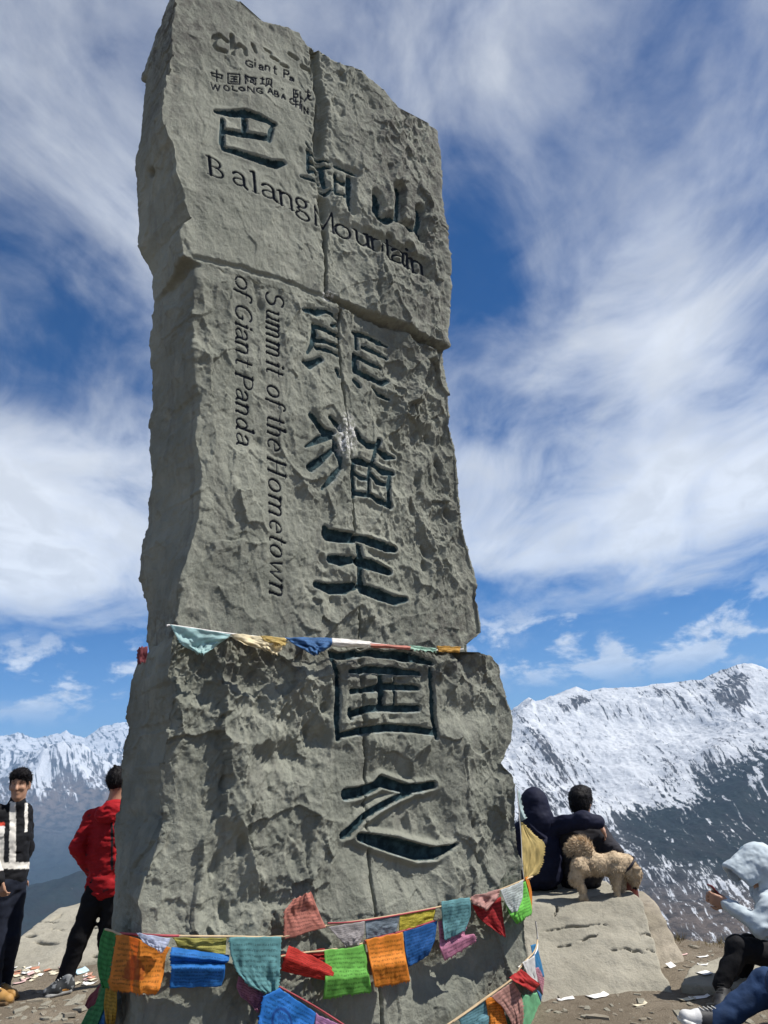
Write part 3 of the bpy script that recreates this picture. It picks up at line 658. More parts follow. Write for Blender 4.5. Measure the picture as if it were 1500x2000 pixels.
# serif letters: strokes in units of the x-height, (points, relative weight); 'w' is the advance width
GL = {
 'B': (1.0, [([(.2, 0), (.2, 1.42)], 1), ([(.0, 1.42), (.45, 1.42)] + arc(.45, 1.08, .38, .34, 90, -90) + [(.2, .74)], .7), ([(.45, .74)]+arc(.48, .37, .46, .37, 90, -90)+[(0, 0)], .7)]),
 'a': (.8, [([(.08, .78)]+arc(.38, .70, .30, .28, 150, 0)+[(.68, .15), (.84, 0)], .9), ([(.68, .58), (.35, .52)]+arc(.30, .26, .24, .24, 90, 270)+[(.5, .08), (.68, .25)], .65)]),
 'l': (.45, [([(.02, 1.45), (.22, 1.5), (.22, 0)], .95), ([(.02, 0), (.44, 0)], .5)]),
 'n': (.95, [([(.02, .95), (.2, 1.0), (.2, 0)], .95), ([(.2, .72)]+arc(.5, .72, .28, .28, 150, 0)+[(.78, 0)], .85), ([(.03, 0), (.38, 0)], .45), ([(.6, 0), (.96, 0)], .45)]),
 'g': (.8, [(arc(.38, .66, .28, .32, 0, 360, 14), .75), ([(.6, .9), (.8, .98)], .6), ([(.3, .36), (.15, .2), (.3, .06), (.6, .02)]+arc(.4, -.28, .36, .28, 60, -240, 12), .7)]),
 'M': (1.25, [([(.12, 0), (.15, 1.42), (.62, .1), (1.08, 1.42), (1.12, 0)], .85), ([(.0, 0), (.3, 0)], .45), ([(.95, 0), (1.25, 0)], .45)]),
 'o': (.9, [(arc(.45, .5, .40, .48, 0, 360, 18), .8)]),
 'u': (.95, [([(.02, 1), (.2, 1)]+[(.2, .35)]+arc(.45, .30, .25, .28, 180, 330)+[(.76, .3)], .8), ([(.6, 1), (.78, 1), (.78, .05), (.96, 0)], .9)]),
 't': (.55, [([(.25, 1.3), (.25, .2)]+arc(.42, .2, .17, .2, 180, 300), .85), ([(.0, .98), (.52, .98)], .55)]),
 'i': (.42, [([(.03, .95), (.22, 1.0), (.22, 0)], .95), ([(.02, 0), (.42, 0)], .5), ([(.18, 1.32), (.25, 1.36)], 1.2)]),
 'S': (.85, [(arc(.42, 1.08, .33, .34, 35, 250, 10)+arc(.42, .38, .36, .38, 90, -150, 12), .9)]),
 'm': (1.45, [([(.02, .95), (.2, 1.0), (.2, 0)], .95), ([(.2, .72)]+arc(.46, .72, .24, .28, 150, 0)+[(.7, 0)], .85), ([(.7, .72)]+arc(.96, .72, .26, .28, 150, 0)+[(1.22, 0)], .85), ([(.03, 0), (.36, 0)], .4), ([(.55, 0), (.86, 0)], .4), ([(1.06, 0), (1.4, 0)], .4)]),
 'h': (.95, [([(.02, 1.42), (.2, 1.48), (.2, 0)], .95), ([(.2, .72)]+arc(.5, .72, .28, .28, 150, 0)+[(.78, 0)], .85), ([(.03, 0), (.38, 0)], .45), ([(.6, 0), (.96, 0)], .45)]),
 'e': (.85, [([(.1, .55), (.78, .58)]+arc(.45, .5, .38, .48, 12, 310, 16), .75)]),
 'H': (1.2, [([(.2, 0), (.2, 1.42)], 1), ([(1.0, 0), (1.0, 1.42)], 1), ([(.2, .72), (1.0, .72)], .55), ([(.02, 0), (.4, 0)], .45), ([(.8, 0), (1.18, 0)], .45), ([(.02, 1.42), (.4, 1.42)], .45), ([(.8, 1.42), (1.18, 1.42)], .45)]),
 'w': (1.3, [([(.02, 1), (.35, 0), (.66, .95), (.95, 0), (1.28, 1)], .8), ([(.0, 1), (.25, 1)], .45), ([(1.1, 1), (1.32, 1)], .45)]),
 'f': (.6, [([(.2, -.1), (.2, 1.15)]+arc(.42, 1.15, .22, .28, 180, 30), .85), ([(.0, .95), (.5, .95)], .5)]),
 'G': (1.15, [(arc(.6, .71, .52, .70, 50, 320, 16)+[(1.0, .6), (.75, .6)], .85)]),
 'P': (.9, [([(.2, 0), (.2, 1.42)], 1), ([(.0, 1.42), (.45, 1.42)]+arc(.45, 1.05, .40, .37, 90, -90)+[(.2, .68)], .7), ([(.03, 0), (.4, 0)], .45)]),
 'd': (.92, [(arc(.36, .48, .30, .46, 20, 340, 14), .75), ([(.5, 1.42), (.68, 1.48), (.68, .08), (.88, 0)], .95)]),
}
def letter_strokes():
    S = []
    def put(ch, P, ex, ey, wpx):
        for pts, wt in GL[ch][1]:
            out = []
            for i, (x, y) in enumerate(pts):
                q0 = pts[max(i-1, 0)]; q1 = pts[min(i+1, len(pts)-1)]; dx, dy = q1[0]-q0[0], q1[1]-q0[1]
                c = abs(dy)/(math.hypot(dx, dy)+1e-6)                     # uprights heavy, horizontals thin
                out.append((P[0]+x*ex[0]+y*ey[0], P[1]+x*ex[1]+y*ey[1], wpx*wt*(.55+.5*c)))
            S.append(('text', out))
    for ch, x, y, xh in (('B', 406, 337, 23), ('a', 455, 356, 24), ('l', 492, 371, 24), ('a', 512, 380, 25), ('n', 543, 396, 25), ('g', 577, 407, 25), ('M', 614, 436, 24), ('o', 655, 458, 24), ('u', 690, 474, 24), ('n', 718, 489, 24), ('t', 747, 502, 24), ('a', 762, 510, 24), ('i', 786, 522, 24), ('n', 797, 530, 23)):
        put(ch, (x, y), (xh*1.42, xh*.66), (-xh*.10, -xh*1.08), 5.3)
    def column(spans, xb0, xb1, ya, yb, xh):
        for ch, y0, y1 in spans:
            bx = xb0+(xb1-xb0)*((y0-ya)/(yb-ya)); ad = (y1-y0)/GL[ch][0]
            put(ch, (bx, y0), (0.6, ad), (xh, xh*.42), 4.6)
    column([('o', 535, 560), ('f', 560, 578), ('G', 590, 622), ('i', 626, 636), ('a', 638, 660), ('n', 662, 688), ('t', 694, 710), ('P', 722, 752), ('a', 756, 778), ('n', 781, 806), ('d', 812, 838), ('a', 842, 866)], 459, 462, 535, 870, 23)
    column([('S', 566, 592), ('u', 600, 622), ('m', 624, 656), ('m', 660, 692), ('i', 700, 710), ('t', 712, 726), ('o', 748, 770), ('f', 774, 790), ('t', 806, 822), ('h', 824, 847), ('e', 852, 874), ('H', 888, 922), ('o', 930, 955), ('m', 960, 1006), ('e', 1012, 1035), ('t', 1040, 1056), ('o', 1060, 1083), ('w', 1090, 1126), ('n', 1132, 1160)], 519, 528, 566, 1170, 24)
    return S

def build_monument():
    root = empty('stone_monument', fpos(.9, 0, .35))
    tag(root, 'tall grey carved stone stele with large painted Chinese characters on a wide block', 'monument')
    stone = mat_stone()
    ALLS = strokes()+letter_strokes()
    crack_u = np.array([(612, 105), (618, 150), (624, 215), (622, 300), (630, 380), (636, 470), (636, 570), (660, 595), (664, 680), (672, 760), (680, 830), (686, 900), (690, 980), (696, 1060), (700, 1150), (706, 1245)], float)
    crack_b = np.array([(706, 1262), (706, 1330), (711, 1420), (716, 1500), (722, 1600), (730, 1700), (734, 1790), (740, 1900), (748, 2060), (752, 2300)], float)
    seam_h = np.array([(380, 505), (455, 520), (530, 542), (585, 560), (640, 582), (662, 592), (700, 612), (760, 640), (820, 668), (868, 692)], float)
    def sig_dist(s, t, line):
        best = np.full(len(s), 9.0); 
        for a, b in zip(line[:-1], line[1:]):
            ba = b-a; k = np.clip(((s-a[0])*ba[0]+(t-a[1])*ba[1])/(ba@ba), 0, 1)
            best = np.minimum(best, np.hypot(s-a[0]-k*ba[0], t-a[1]-k*ba[1]))
        return best
    self_calm = [None]
    def carve(s, t, w, kinds):
        """depth, ink and letter paint from the strokes"""
        dep = np.zeros(len(s)); ink = np.zeros(len(s)); let = np.zeros(len(s)); self_calm[0] = np.zeros(len(s))
        for kind, pts in ALLS:
            if kind not in kinds: continue
            a = np.array(pts); sx, tx = face(a[:, 0], a[:, 1], w)
            s2, _ = face(a[:, 0]+1, a[:, 1], w); _, t2 = face(a[:, 0], a[:, 1]-1, w)
            rad = a[:, 2]*.5*np.sqrt(np.abs((s2-sx)*(t2-tx)))*.98
            mx = rad.max()+.05
            sel = np.nonzero((s > sx.min()-mx) & (s < sx.max()+mx) & (t > tx.min()-mx) & (t < tx.max()+mx))[0]
            if not len(sel): continue
            S_, T_ = s[sel], t[sel]; q = np.full(len(sel), -9.0); rr = np.zeros(len(sel))
            for i in range(len(sx)-1):
                bx, by = sx[i+1]-sx[i], tx[i+1]-tx[i]; k = np.clip(((S_-sx[i])*bx+(T_-tx[i])*by)/(bx*bx+by*by+1e-12), 0, 1)
                r = rad[i]+(rad[i+1]-rad[i])*k; d = r-np.hypot(S_-sx[i]-k*bx, T_-tx[i]-k*by)
                m = d > q; q[m] = d[m]; rr[m] = r[m]
            self_calm[0][sel] = np.maximum(self_calm[0][sel], sstep(-.045, -.005, q))
            if kind == 'text':
                g = sstep(-.003, .006, q); dep[sel] = np.maximum(dep[sel], .014*g); let[sel] = np.maximum(let[sel], sstep(-.004, .003, q))
            else:
                dmax = np.clip(rr*1.15, .022, .062) if kind != 'plain' else .03
                prof = np.clip((q+.004)/np.maximum(rr*.48, .011), 0, 1)**.7
                dep[sel] = np.maximum(dep[sel], dmax*prof)
                if kind != 'plain': ink[sel] = np.maximum(ink[sel], np.clip((q+.012)/.022, 0, 1))
        return dep, ink, let
    def jag(t, seed):
        q = np.stack([t.ravel()*4.5, t.ravel()*0+.3, t.ravel()*0], 1); j = .040*fbm(q, 5, seed+201, .6)+.03*np.floor(2.2*fbm(q*.6, 3, seed+205))/2.2
        return j.reshape(t.shape)
    def loft(FLp, BLp, FRp, top_px, t0, t1, w0, T, Nf, Ns, Nr, Nb, rows, which, seed):
        FLp, BLp, FRp = (np.array(x, float) for x in (FLp, BLp, FRp))
        def edge(p, w):
            s, t = face(p[:, 0], p[:, 1], w); o = np.argsort(t); return t[o], s[o]
        fl, bl, fr = edge(FLp, w0), edge(BLp, w0+T), edge(FRp, w0)
        if top_px is not None:
            tp = np.array(top_px, float); ts, tt = face(tp[:, 0], tp[:, 1], w0)
            topf = lambda s: np.interp(s, ts, tt)
        else: topf = lambda s: np.full_like(s, t1)
        cf = np.linspace(0, 1, Nf+1)[:-1]; cr = np.linspace(0, 1, Nr+1)[:-1]; cb = np.linspace(0, 1, Nb+1)[:-1]; cs = np.linspace(0, 1, Ns+1)[:-1]
        NC = Nf+Nr+Nb+Ns; r = np.linspace(0, 1, rows)[:, None]
        seg = np.concatenate([np.zeros(Nf), np.ones(Nr), np.full(Nb, 2), np.full(Ns, 3)]).astype(int); c = np.concatenate([cf, cr, cb, cs])
        S = np.zeros((rows, NC)); T_ = np.broadcast_to(t0+(t1-t0)*r, (rows, NC)).copy(); W = np.zeros((rows, NC))
        for it in range(4):
            a = np.interp(T_, *fl)+jag(T_, seed); b = np.interp(T_, *fr); d = np.interp(T_, *bl); e = b-.10
            S = np.where(seg == 0, a+(b-a)*c, np.where(seg == 1, b+(e-b)*c, np.where(seg == 2, e+(d-e)*c, d+(a-d)*c)))
            W = np.where(seg == 0, 0, np.where(seg == 1, c*T, np.where(seg == 2, T, T*(1-c))))+w0
            W = np.broadcast_to(W, S.shape)
            T_ = t0+(topf(S)-t0)*r
        nv = rows*NC; s, t, w = S.ravel(), T_.ravel(), W.ravel(); sg = np.tile(seg, rows)
        dirs = np.array([NF, E_, -NF, -E_])[seg]
        for _ in range(6): dirs = (np.roll(dirs, 1, 0)+dirs*1.0+np.roll(dirs, -1, 0)); dirs /= np.linalg.norm(dirs, axis=1)[:, None]
        dirs = np.tile(dirs, (rows, 1))
        P = np.stack([s, w*1.0, t], 1); front = sg == 0
        u, v = project(fpos(s, t, w))
        # hammer-dressed surface: scalloped pits at three sizes, ragged near edges
        Q = P+.07*np.stack([fbm(P*3.1, 3, seed+1), fbm(P*3.1, 3, seed+2), fbm(P*3.1, 3, seed+3)], 1)
        K = np.array([1.0, 1.0, .72])
        f1, c1 = worley(Q*K*3.3, seed+10); f2, c2 = worley(Q*K*np.array([9.5, 9.5, 8]), seed+20); f4, c4, v4 = worley((Q+.05*np.stack([fbm(P*6, 2, seed+7), fbm(P*6, 2, seed+8), fbm(P*6, 2, seed+9)], 1))*K*6.3, seed+15, True)
        f3, c3 = worley((Q+.02*np.stack([fbm(P*14, 2, seed+4), fbm(P*14, 2, seed+5), fbm(P*14, 2, seed+6)], 1))*np.array([24, 24, 17]), seed+30)
        reg = fbm(P*1.1, 3, seed+40)
        if which == 'upper':
            smooth_zone = sstep(660, 600, u)*sstep(600, 520, v); rough = .75+.6*sstep(690, 800, u)*sstep(1250, 900, v)
            rough = rough*(1-.62*smooth_zone)*(1-.25*sstep(560, 480, u)*sstep(700, 760, v))
        else:
            sm = sstep(620, 690, u)*sstep(960, 880, u)*sstep(1450, 1480, v); rough = (1.15+.3*sstep(1480, 1400, v))*(1-.55*sm)
            smooth_zone = sm
        side = (sg == 3) | (sg == 2)
        rough = rough*(.78+.9*np.clip(fbm(P*1.7+4, 3, seed+44), -.5, .6)); rough = np.where(side, .42, np.where(sg == 1, .4, rough*.90*(1-.55*sstep(.93, .995, np.tile(c, rows))*(sg == 0))))
        chip = (v4[:, 0]*np.cos(c4*97)+v4[:, 2]*np.sin(c4*97))*(.4+c4)
        h = rough*(.009*chip*(1+1.2*reg)+.105*np.minimum(f1, 1.0)**2*(c1*.9+.35)+.046*np.minimum(f2, 1)**2*(.4+c2)*(1+.6*reg)+.011*np.minimum(f3, 1)**2*(.5+c3)) - .040*rough
        h += .045*fbm(P*np.array([1.6, 1.6, .9]), 4, seed+50)*np.where(side, .8, .8) + .0055*fbm(P*30, 4, seed+60, .65)*(.6+.5*rough)
        pit = sstep(.34, .16, f2)*(c2 > .72)*rough; h -= .024*pit*np.where(side, .3, 1)
        # broad flakes broken off: terraces
        tr = fbm(P*np.array([2.3, 2.3, 1.2])+9, 4, seed+70)
        h += .030*(np.floor(tr*5+.5*fbm(P*9, 3, seed+71))/5)*np.where(side, 1.1, .8)*(1-.6*smooth_zone)
        ang = P@np.array([.55, .55, .83])
        h += .008*rough*ridged(np.stack([ang*9, (P[:, 0]-P[:, 2]*.6)*34, P[:, 1]*9], 1), 3, seed+80)
        lichen = np.zeros(nv); chalk = np.zeros(nv); ink = np.zeros(nv); let = np.zeros(nv)
        if which == 'upper':
            cks, ckt = face(crack_u[:, 0], crack_u[:, 1], w0); ck = np.stack([cks, ckt], 1)
            sh_s, sh_t = face(seam_h[:, 0], seam_h[:, 1], w0); sh = np.stack([sh_s, sh_t], 1)
            cside = s > np.interp(t, ckt[::-1], cks[::-1])+.012*fbm(P*7, 2, 5); above = t > np.interp(s, sh_s, sh_t)+.014*fbm(P*8, 2, 6)
            jit = .012*fbm(P*13, 3, 15)
            dc = sig_dist(s+jit, t, ck); dh = sig_dist(s, t+jit, sh)
            # upper right block overhangs, chisel grooves below the last words
            h += np.where(front, .055*sstep(-.0, .02, t-np.interp(s, sh_s, sh_t))*sstep(.95, 1.1, s/np.interp(.5, [0, 1], [1, 1])*0+1.2)*sstep(cks.min()-.02, cks.min()+.5, s)*np.where(cside, 1, .25), 0)
            gm = sstep(690, 740, u)*sstep(470, 500, v-(u-700)*.25)*sstep(640, 590, v-(u-700)*.35)*front
            h -= gm*.030*np.maximum(0, ridged(np.stack([s*8.5+.6*fbm(P*3, 2, 3), t*1.2, t*0], 1), 2, 33))
            h += np.where(front & cside & ~above, -.012, 0)+np.where(front & cside & above, .012, 0)
            ckw = np.interp(v, [100, 200, 260, 420, 470, 560, 600, 1250], [.05, .055, .06, .05, .018, .013, .014, .012])
            groove = sstep(1, .25, dc/ckw)*np.where(v < 100, .6, 1); hgro = sstep(.03, .006, dh)*np.where(cside, 1, .35)
            h -= front*(np.maximum(.075*groove, .06*hgro))
            h += front*.02*sstep(.16, .05, dc)*fbm(P*26, 3, 19)*sstep(460, 400, v)          # rubbly edge of the upper crack
            chalk = np.maximum(sstep(26, 8, np.hypot((u-678)/1, (v-850)/2.2)), sstep(14, 5, np.hypot(u-640, v-578)))*front
            dep, ink, let = carve(s[front], t[front], w0, ('big', 'text', 'plain'))
            full = np.zeros(nv); full[front] = dep; dep = full
            full = np.zeros(nv); full[front] = ink; ink = full; full = np.zeros(nv); full[front] = let; let = full
            h -= .09*np.exp(-(((u-295)/7)**2+((v-335)/9)**2)**2)*(sg == 3)
            lichen = np.clip(.85*sstep(640, 760, u)*sstep(820, 300, v)+.75*sstep(170, 40, v)+.55*sstep(1150, 1240, v)+.4*sstep(700, 840, u)+.45*sstep(420, 330, u)*sstep(460, 200, v)+.5*reg, 0, 1)*.8
            region = cside.astype(int)+2*above.astype(int)
        else:
            cks, ckt = face(crack_b[:, 0], crack_b[:, 1], w0); ck = np.stack([cks, ckt], 1)
            cside = s > np.interp(t, ckt[::-1], cks[::-1])+.006*fbm(P*7, 2, 5)
            dc = sig_dist(s+.008*fbm(P*13, 3, 15), t, ck)
            h -= front*.05*sstep(1, .3, dc/np.interp(v, [1260, 1330, 1450, 1800], [.035, .022, .010, .010]))
            # dressed hollow round the last character, hollows on the left shoulder
            hol = sstep(1.0, .55, np.hypot((u-790)/135, (v-1620)/175)); h -= front*.045*hol
            for (hu, hv, ru, rv, dp) in ((290, 1570, 45, 75, .10), (300, 1440, 40, 60, .05), (560, 1480, 60, 32, .05), (450, 1430, 50, 30, .03), (900, 1390, 38, 30, .06), (960, 1500, 30, 40, .06), (985, 1660, 22, 60, .05), (520, 1760, 40, 26, .05), (440, 1900, 90, 45, -.03), (620, 1440, 24, 26, .045), (850, 1900, 60, 40, .05), (900, 1850, 40, 60, .05)):
                h -= dp*np.exp(-(((u-hu)/ru)**2+((v-hv)/rv)**2))*(sg != 2)
            dep, ink, let = carve(s[front], t[front], w0, ('base',))
            full = np.zeros(nv); full[front] = dep; dep = full*1.35
            full = np.zeros(nv); full[front] = ink; ink = full; let = np.zeros(nv)
            lichen = np.clip(.75*sstep(1400, 1290, v)*sstep(330, 420, u)+.35*sstep(940, 1000, u)+.4*reg, 0, 1)
            region = cside.astype(int)
        # calm the pits under the writing, then cut it
        cal = np.zeros(nv); cal[front] = self_calm[0]
        h = h*(1-.62*cal)-dep
        V = fpos(s, t, w)+dirs*h[:, None]
        V[:, 2] += .03*fbm(P*6, 3, seed+90)*sstep(.90, 1.0, np.repeat(r[:, 0], NC))
        F = grid_faces(rows, NC, True)
        topc = V[-NC:].mean(0); botc = V[:NC].mean(0)
        V = np.vstack([V, topc, botc]); ri = np.arange(NC); rn = (ri+1) % NC; b0 = (rows-1)*NC
        # caps as quads with a doubled centre would degenerate: use triangles written as separate small meshes per block
        capT = np.stack([b0+ri, b0+rn, np.full(NC, nv)], 1)
        at = {'lichen': np.r_[lichen, .5, .5], 'chalk': np.r_[chalk, 0, 0], 'ink': np.r_[ink, 0, 0], 'letter': np.r_[let, 0, 0]}
        freg = region[F[:, 0]]; creg = region[capT[:, 0]]
        names = {0: 'left', 1: 'right', 2: 'upper left', 3: 'upper right'}
        for g in np.unique(freg):
            f = F[freg == g]; ct = capT[creg == g]
            used = np.unique(np.concatenate([f.ravel(), ct.ravel()])) if top_px is not None or which == 'base' else np.unique(f)
            mp = np.full(len(V), -1); mp[used] = np.arange(len(used))
            me = bpy.data.meshes.new('stone_block')
            f2_, c2_ = mp[f], mp[ct]
            org = V[used].mean(0)
            me.vertices.add(len(used)); me.vertices.foreach_set('co', (V[used]-org).astype(np.float32).ravel())
            nl_ = f2_.size+c2_.size; me.loops.add(nl_); me.loops.foreach_set('vertex_index', np.concatenate([f2_.ravel(), c2_.ravel()]).astype(np.int32))
            tot = np.concatenate([np.full(len(f2_), 4), np.full(len(c2_), 3)]).astype(np.int32)
            me.polygons.add(len(tot)); me.polygons.foreach_set('loop_total', tot); me.polygons.foreach_set('loop_start', np.concatenate([[0], np.cumsum(tot)[:-1]]).astype(np.int32))
            me.update(calc_edges=True); me.polygons.foreach_set('use_smooth', np.ones(len(tot), bool))
            for nm, arr in at.items():
                q = me.attributes.new(nm, 'FLOAT', 'POINT'); q.data.foreach_set('value', arr[used].astype(np.float32))
            me.materials.append(stone)
            o = bpy.data.objects.new('stone_block', me); o.location = org; link(o, root)
    FL = [(352, -60), (345, 20), (330, 130), (320, 215), (345, 330), (380, 425), (352, 450), (362, 500), (392, 515), (378, 640), (392, 780), (386, 870), (396, 940), (386, 1040), (370, 1080), (345, 1150), (338, 1240), (338, 1300)]
    BL = [(318, -60), (310, 0), (298, 120), (288, 180), (275, 270), (267, 320), (272, 400), (275, 480), (298, 540), (300, 600), (300, 720), (305, 800), (297, 900), (290, 1020), (280, 1130), (294, 1180), (298, 1300)]
    FR = [(832, 200), (842, 262), (848, 330), (854, 420), (857, 500), (865, 570), (868, 640), (861, 690), (872, 760), (882, 830), (892, 900), (897, 960), (903, 1030), (922, 1100), (938, 1180), (944, 1235), (918, 1258), (912, 1320)]
    TOP = [(330, -60), (380, -40), (440, -8), (470, 5), (500, 33), (585, 62), (600, 92), (640, 118), (720, 168), (770, 222), (846, 264), (870, 276)]
    tb = float(face(600.0, 1275.0)[1])
    loft(FL, BL, FR, TOP, tb-.12, 6.0, 0.0, .60, 372, 74, 30, 34, 730, 'upper', 100)
    FLb = [(345, 1236), (332, 1290), (330, 1380), (318, 1430), (322, 1520), (325, 1600), (300, 1680), (285, 1760), (288, 1830), (285, 1900), (280, 2000), (276, 2500)]
    BLb = [(282, 1236), (272, 1255), (260, 1300), (243, 1370), (238, 1430), (228, 1500), (220, 1580), (217, 1700), (212, 1800), (208, 1900), (204, 2000), (190, 2500)]
    FRb = [(925, 1262), (958, 1284), (975, 1300), (980, 1330), (985, 1360), (1002, 1410), (1000, 1450), (986, 1490), (1006, 1520), (1014, 1580), (1016, 1640), (1020, 1700), (1028, 1750), (1033, 1850), (1036, 1930), (1040, 2000), (1050, 2500)]
    TOPb = [(200, 1170), (262, 1190), (300, 1212), (340, 1234), (420, 1246), (560, 1252), (700, 1262), (850, 1272), (930, 1278), (960, 1283), (980, 1290)]
    loft(FLb, BLb, FRb, TOPb, -.12, 2.2, BW, .80, 388, 88, 30, 34, 400, 'base', 300)
build_monument()
# ------------------------------------------------------------------ prayer flags
RNG = np.random.default_rng(7)
_fm = {}
def mat_flag(col, printed=True):
    key = (col, printed)
    if key in _fm: return _fm[key]
    t = NT('prayer_flag_cloth'); uv = t.uv()
    sx = t.nd('ShaderNodeSeparateXYZ'); t.L.new(uv, sx.inputs[0])
    weave = t.noise(1.0, 2, .5, uv, 0, (220, 220, 1))
    fade = t.rng(t.noise(1.0, 4, .6, uv, .3, (4, 4, 1)), .3, .7)
    c = t.mix(fade, tuple(x*.85 for x in col), tuple(min(1, x*1.25+.02) for x in col))
    if printed:
        row = t.mth('FRACT', t.mth('MULTIPLY', sx.outputs[1], 11.0))
        inrow = t.mth('MULTIPLY', t.rng(row, .26, .34), t.rng(row, .78, .70))
        glyph = t.rng(t.noise(1.0, 3, .7, uv, 0, (48, 13, 1)), .43, .52)
        brd = t.mth('MULTIPLY', t.mth('MULTIPLY', t.rng(sx.outputs[0], .05, .07), t.rng(sx.outputs[0], .95, .93)), t.mth('MULTIPLY', t.rng(sx.outputs[1], .05, .07), t.rng(sx.outputs[1], .95, .93)))
        ink = t.mth('MULTIPLY', t.mth('MULTIPLY', inrow, glyph), t.mth('MULTIPLY', brd, t.mth('SUBTRACT', 1.0, t.attr('emblem'))))
        c = t.mix(t.mth('MULTIPLY', ink, .62), c, tuple(x*.30 for x in col))
    c = t.mix(t.mth('MULTIPLY', t.attr('emblem'), .8), c, (col[0]*.5, col[1]*.22, col[2]*.4))
    nb = t.bump(weave, .002, .5)
    t.fin(c, .7, nb, .3)
    tr = t.nd('ShaderNodeBsdfTranslucent'); t.L.new(c, tr.inputs['Color']); mx = t.nd('ShaderNodeMixShader'); mx.inputs[0].default_value = .48
    t.L.new(t.b.outputs[0], mx.inputs[1]); t.L.new(tr.outputs[0], mx.inputs[2]); t.L.new(mx.outputs[0], t.o.inputs['Surface'])
    _fm[key] = t.m; return t.m
def wrapw(u, v, off):
    """depth of a cloth point that lies off metres in front of the block and follows it round its corners"""
    u = np.asarray(u, float)
    return BW-off+np.maximum(0, 272-u)*.0082+np.maximum(0, u-1026)*.012
def flag(root, rows, col, off=.08, label=None, printed=True, fray=('b',), n=30, wr=.012, emblem=None, seed=0, wfix=None):
    """rows: [(left px, right px[, extra offset])] from the hem to the free edge"""
    rows = [(r[0], r[1], r[2] if len(r) > 2 else 0.0) for r in rows]
    K = np.array([[*a, *b, o] for a, b, o in rows], float)
    cum = np.r_[0, np.cumsum(np.hypot(*(np.diff((K[:, :2]+K[:, 2:4])/2, axis=0).T))+2)]; cum /= cum[-1]
    m = max(10, int(n*.9)); tt = np.linspace(0, 1, m); Ki = np.stack([np.interp(tt, cum, K[:, j]) for j in range(5)], 1)
    for _ in range(2): Ki[1:-1] = .25*Ki[:-2]+.5*Ki[1:-1]+.25*Ki[2:]
    c = np.linspace(0, 1, n)[None, :]
    U = Ki[:, 0:1]*(1-c)+Ki[:, 2:3]*c; V = Ki[:, 1:2]*(1-c)+Ki[:, 3:4]*c; O = np.repeat(Ki[:, 4:5], n, 1)
    tcol = np.repeat(tt[:, None], n, 1); cc = np.repeat(c, m, 0)
    P = np.stack([cc.ravel()*2.1+seed*3.7, tcol.ravel()*1.6+seed*1.3, np.full(cc.size, seed*.7)], 1)
    wrk = (fbm(P*1.4, 3, seed+5).reshape(m, n)*1.6+.55*ridged(np.stack([P[:, 0]*2.2+P[:, 1]*.9, P[:, 1]*.5, P[:, 2]], 1), 2, seed+9).reshape(m, n))*(.25+tcol)
    if 'b' in fray: V[-1, :] += RNG.uniform(-.6, 5.5, n)*(np.arange(n) % 2)
    if 'l' in fray: U[1:, 0] -= RNG.uniform(0, 4, m-1)*(np.arange(m-1) % 2)
    if 'r' in fray: U[1:, -1] += RNG.uniform(0, 4.5, m-1)*(np.arange(m-1) % 2)
    W = (wrapw(U, V, off) if wfix is None else np.full(U.shape, wfix))-O-wr*wrk
    X = fpt(U.ravel(), V.ravel(), W.ravel())
    # a little sag so that edges are never ruler straight
    X[:, 2] += (.006*fbm(P*3, 2, seed+21))
    uvs = np.stack([cc.ravel(), 1-tcol.ravel()], 1)
    em = np.zeros(len(X))
    if emblem == 'shrine':
        x, y = cc.ravel(), tcol.ravel()
        for ex, ey, rx, ry in ((.44, .70, .21, .065), (.44, .58, .19, .15), (.42, .47, .14, .12), (.40, .36, .055, .07)): em = np.maximum(em, sstep(1.08, .96, np.hypot((x-ex)/rx, (y-ey)/ry)))
        em *= .85+.3*fbm(np.stack([x*22, y*22, x*0], 1), 2, 3)
    elif emblem == 'ring':
        x, y = cc.ravel(), tcol.ravel(); d = np.hypot((x-.42)/.20, (y-.55)/.26); em = sstep(.15, .08, np.abs(d-.9))+sstep(.6, .5, d)*.6*(fbm(P*9, 2, 4) > 0)
    o = mesh_np('flag', X, grid_faces(m, n), mat_flag(col, printed), root, True, X[:n].mean(0), {'emblem': em}, uvs)
    md = o.modifiers.new('cloth', 'SOLIDIFY'); md.thickness = .0016
    if label: o['label'] = label
    return o
def tube(name, pts, rad, mat, parent=None, seg=6, closed=False, res=4):
    pts = np.asarray(pts, float); k = len(pts)
    t = np.linspace(0, k-1, (k-1)*res+1); i = np.clip(np.floor(t).astype(int), 0, k-2); f = (t-i)[:, None]
    g = lambda n: pts[np.clip(i+n, 0, k-1)]
    C = .5*(2*g(0)+(g(1)-g(-1))*f+(2*g(-1)-5*g(0)+4*g(1)-g(2))*f*f+(-g(-1)+3*g(0)-3*g(1)+g(2))*f**3)
    T = np.gradient(C, axis=0); T /= np.linalg.norm(T, axis=1)[:, None]+1e-9
    A = np.cross(T, np.where(np.abs(T[:, 2:3]) > .9, [[1, 0, 0]], [[0, 0, 1]])); A /= np.linalg.norm(A, axis=1)[:, None]; B = np.cross(T, A)
    th = np.arange(seg)*2*math.pi/seg; r = np.broadcast_to(np.asarray(rad, float), (len(C),)) if np.ndim(rad) == 0 else np.interp(t, np.arange(k), rad)
    V = C[:, None]+r[:, None, None]*(np.cos(th)[None, :, None]*A[:, None]+np.sin(th)[None, :, None]*B[:, None])
    return mesh_np(name, V.reshape(-1, 3), grid_faces(len(C), seg, True)[:, ::-1].copy(), mat, parent, True, C[0])
CORD = [mat_cloth('cord_red', (.30, .06, .07), .8), mat_cloth('cord_tan', (.42, .32, .20), .8), mat_cloth('cord_white', (.62, .60, .58), .8)]
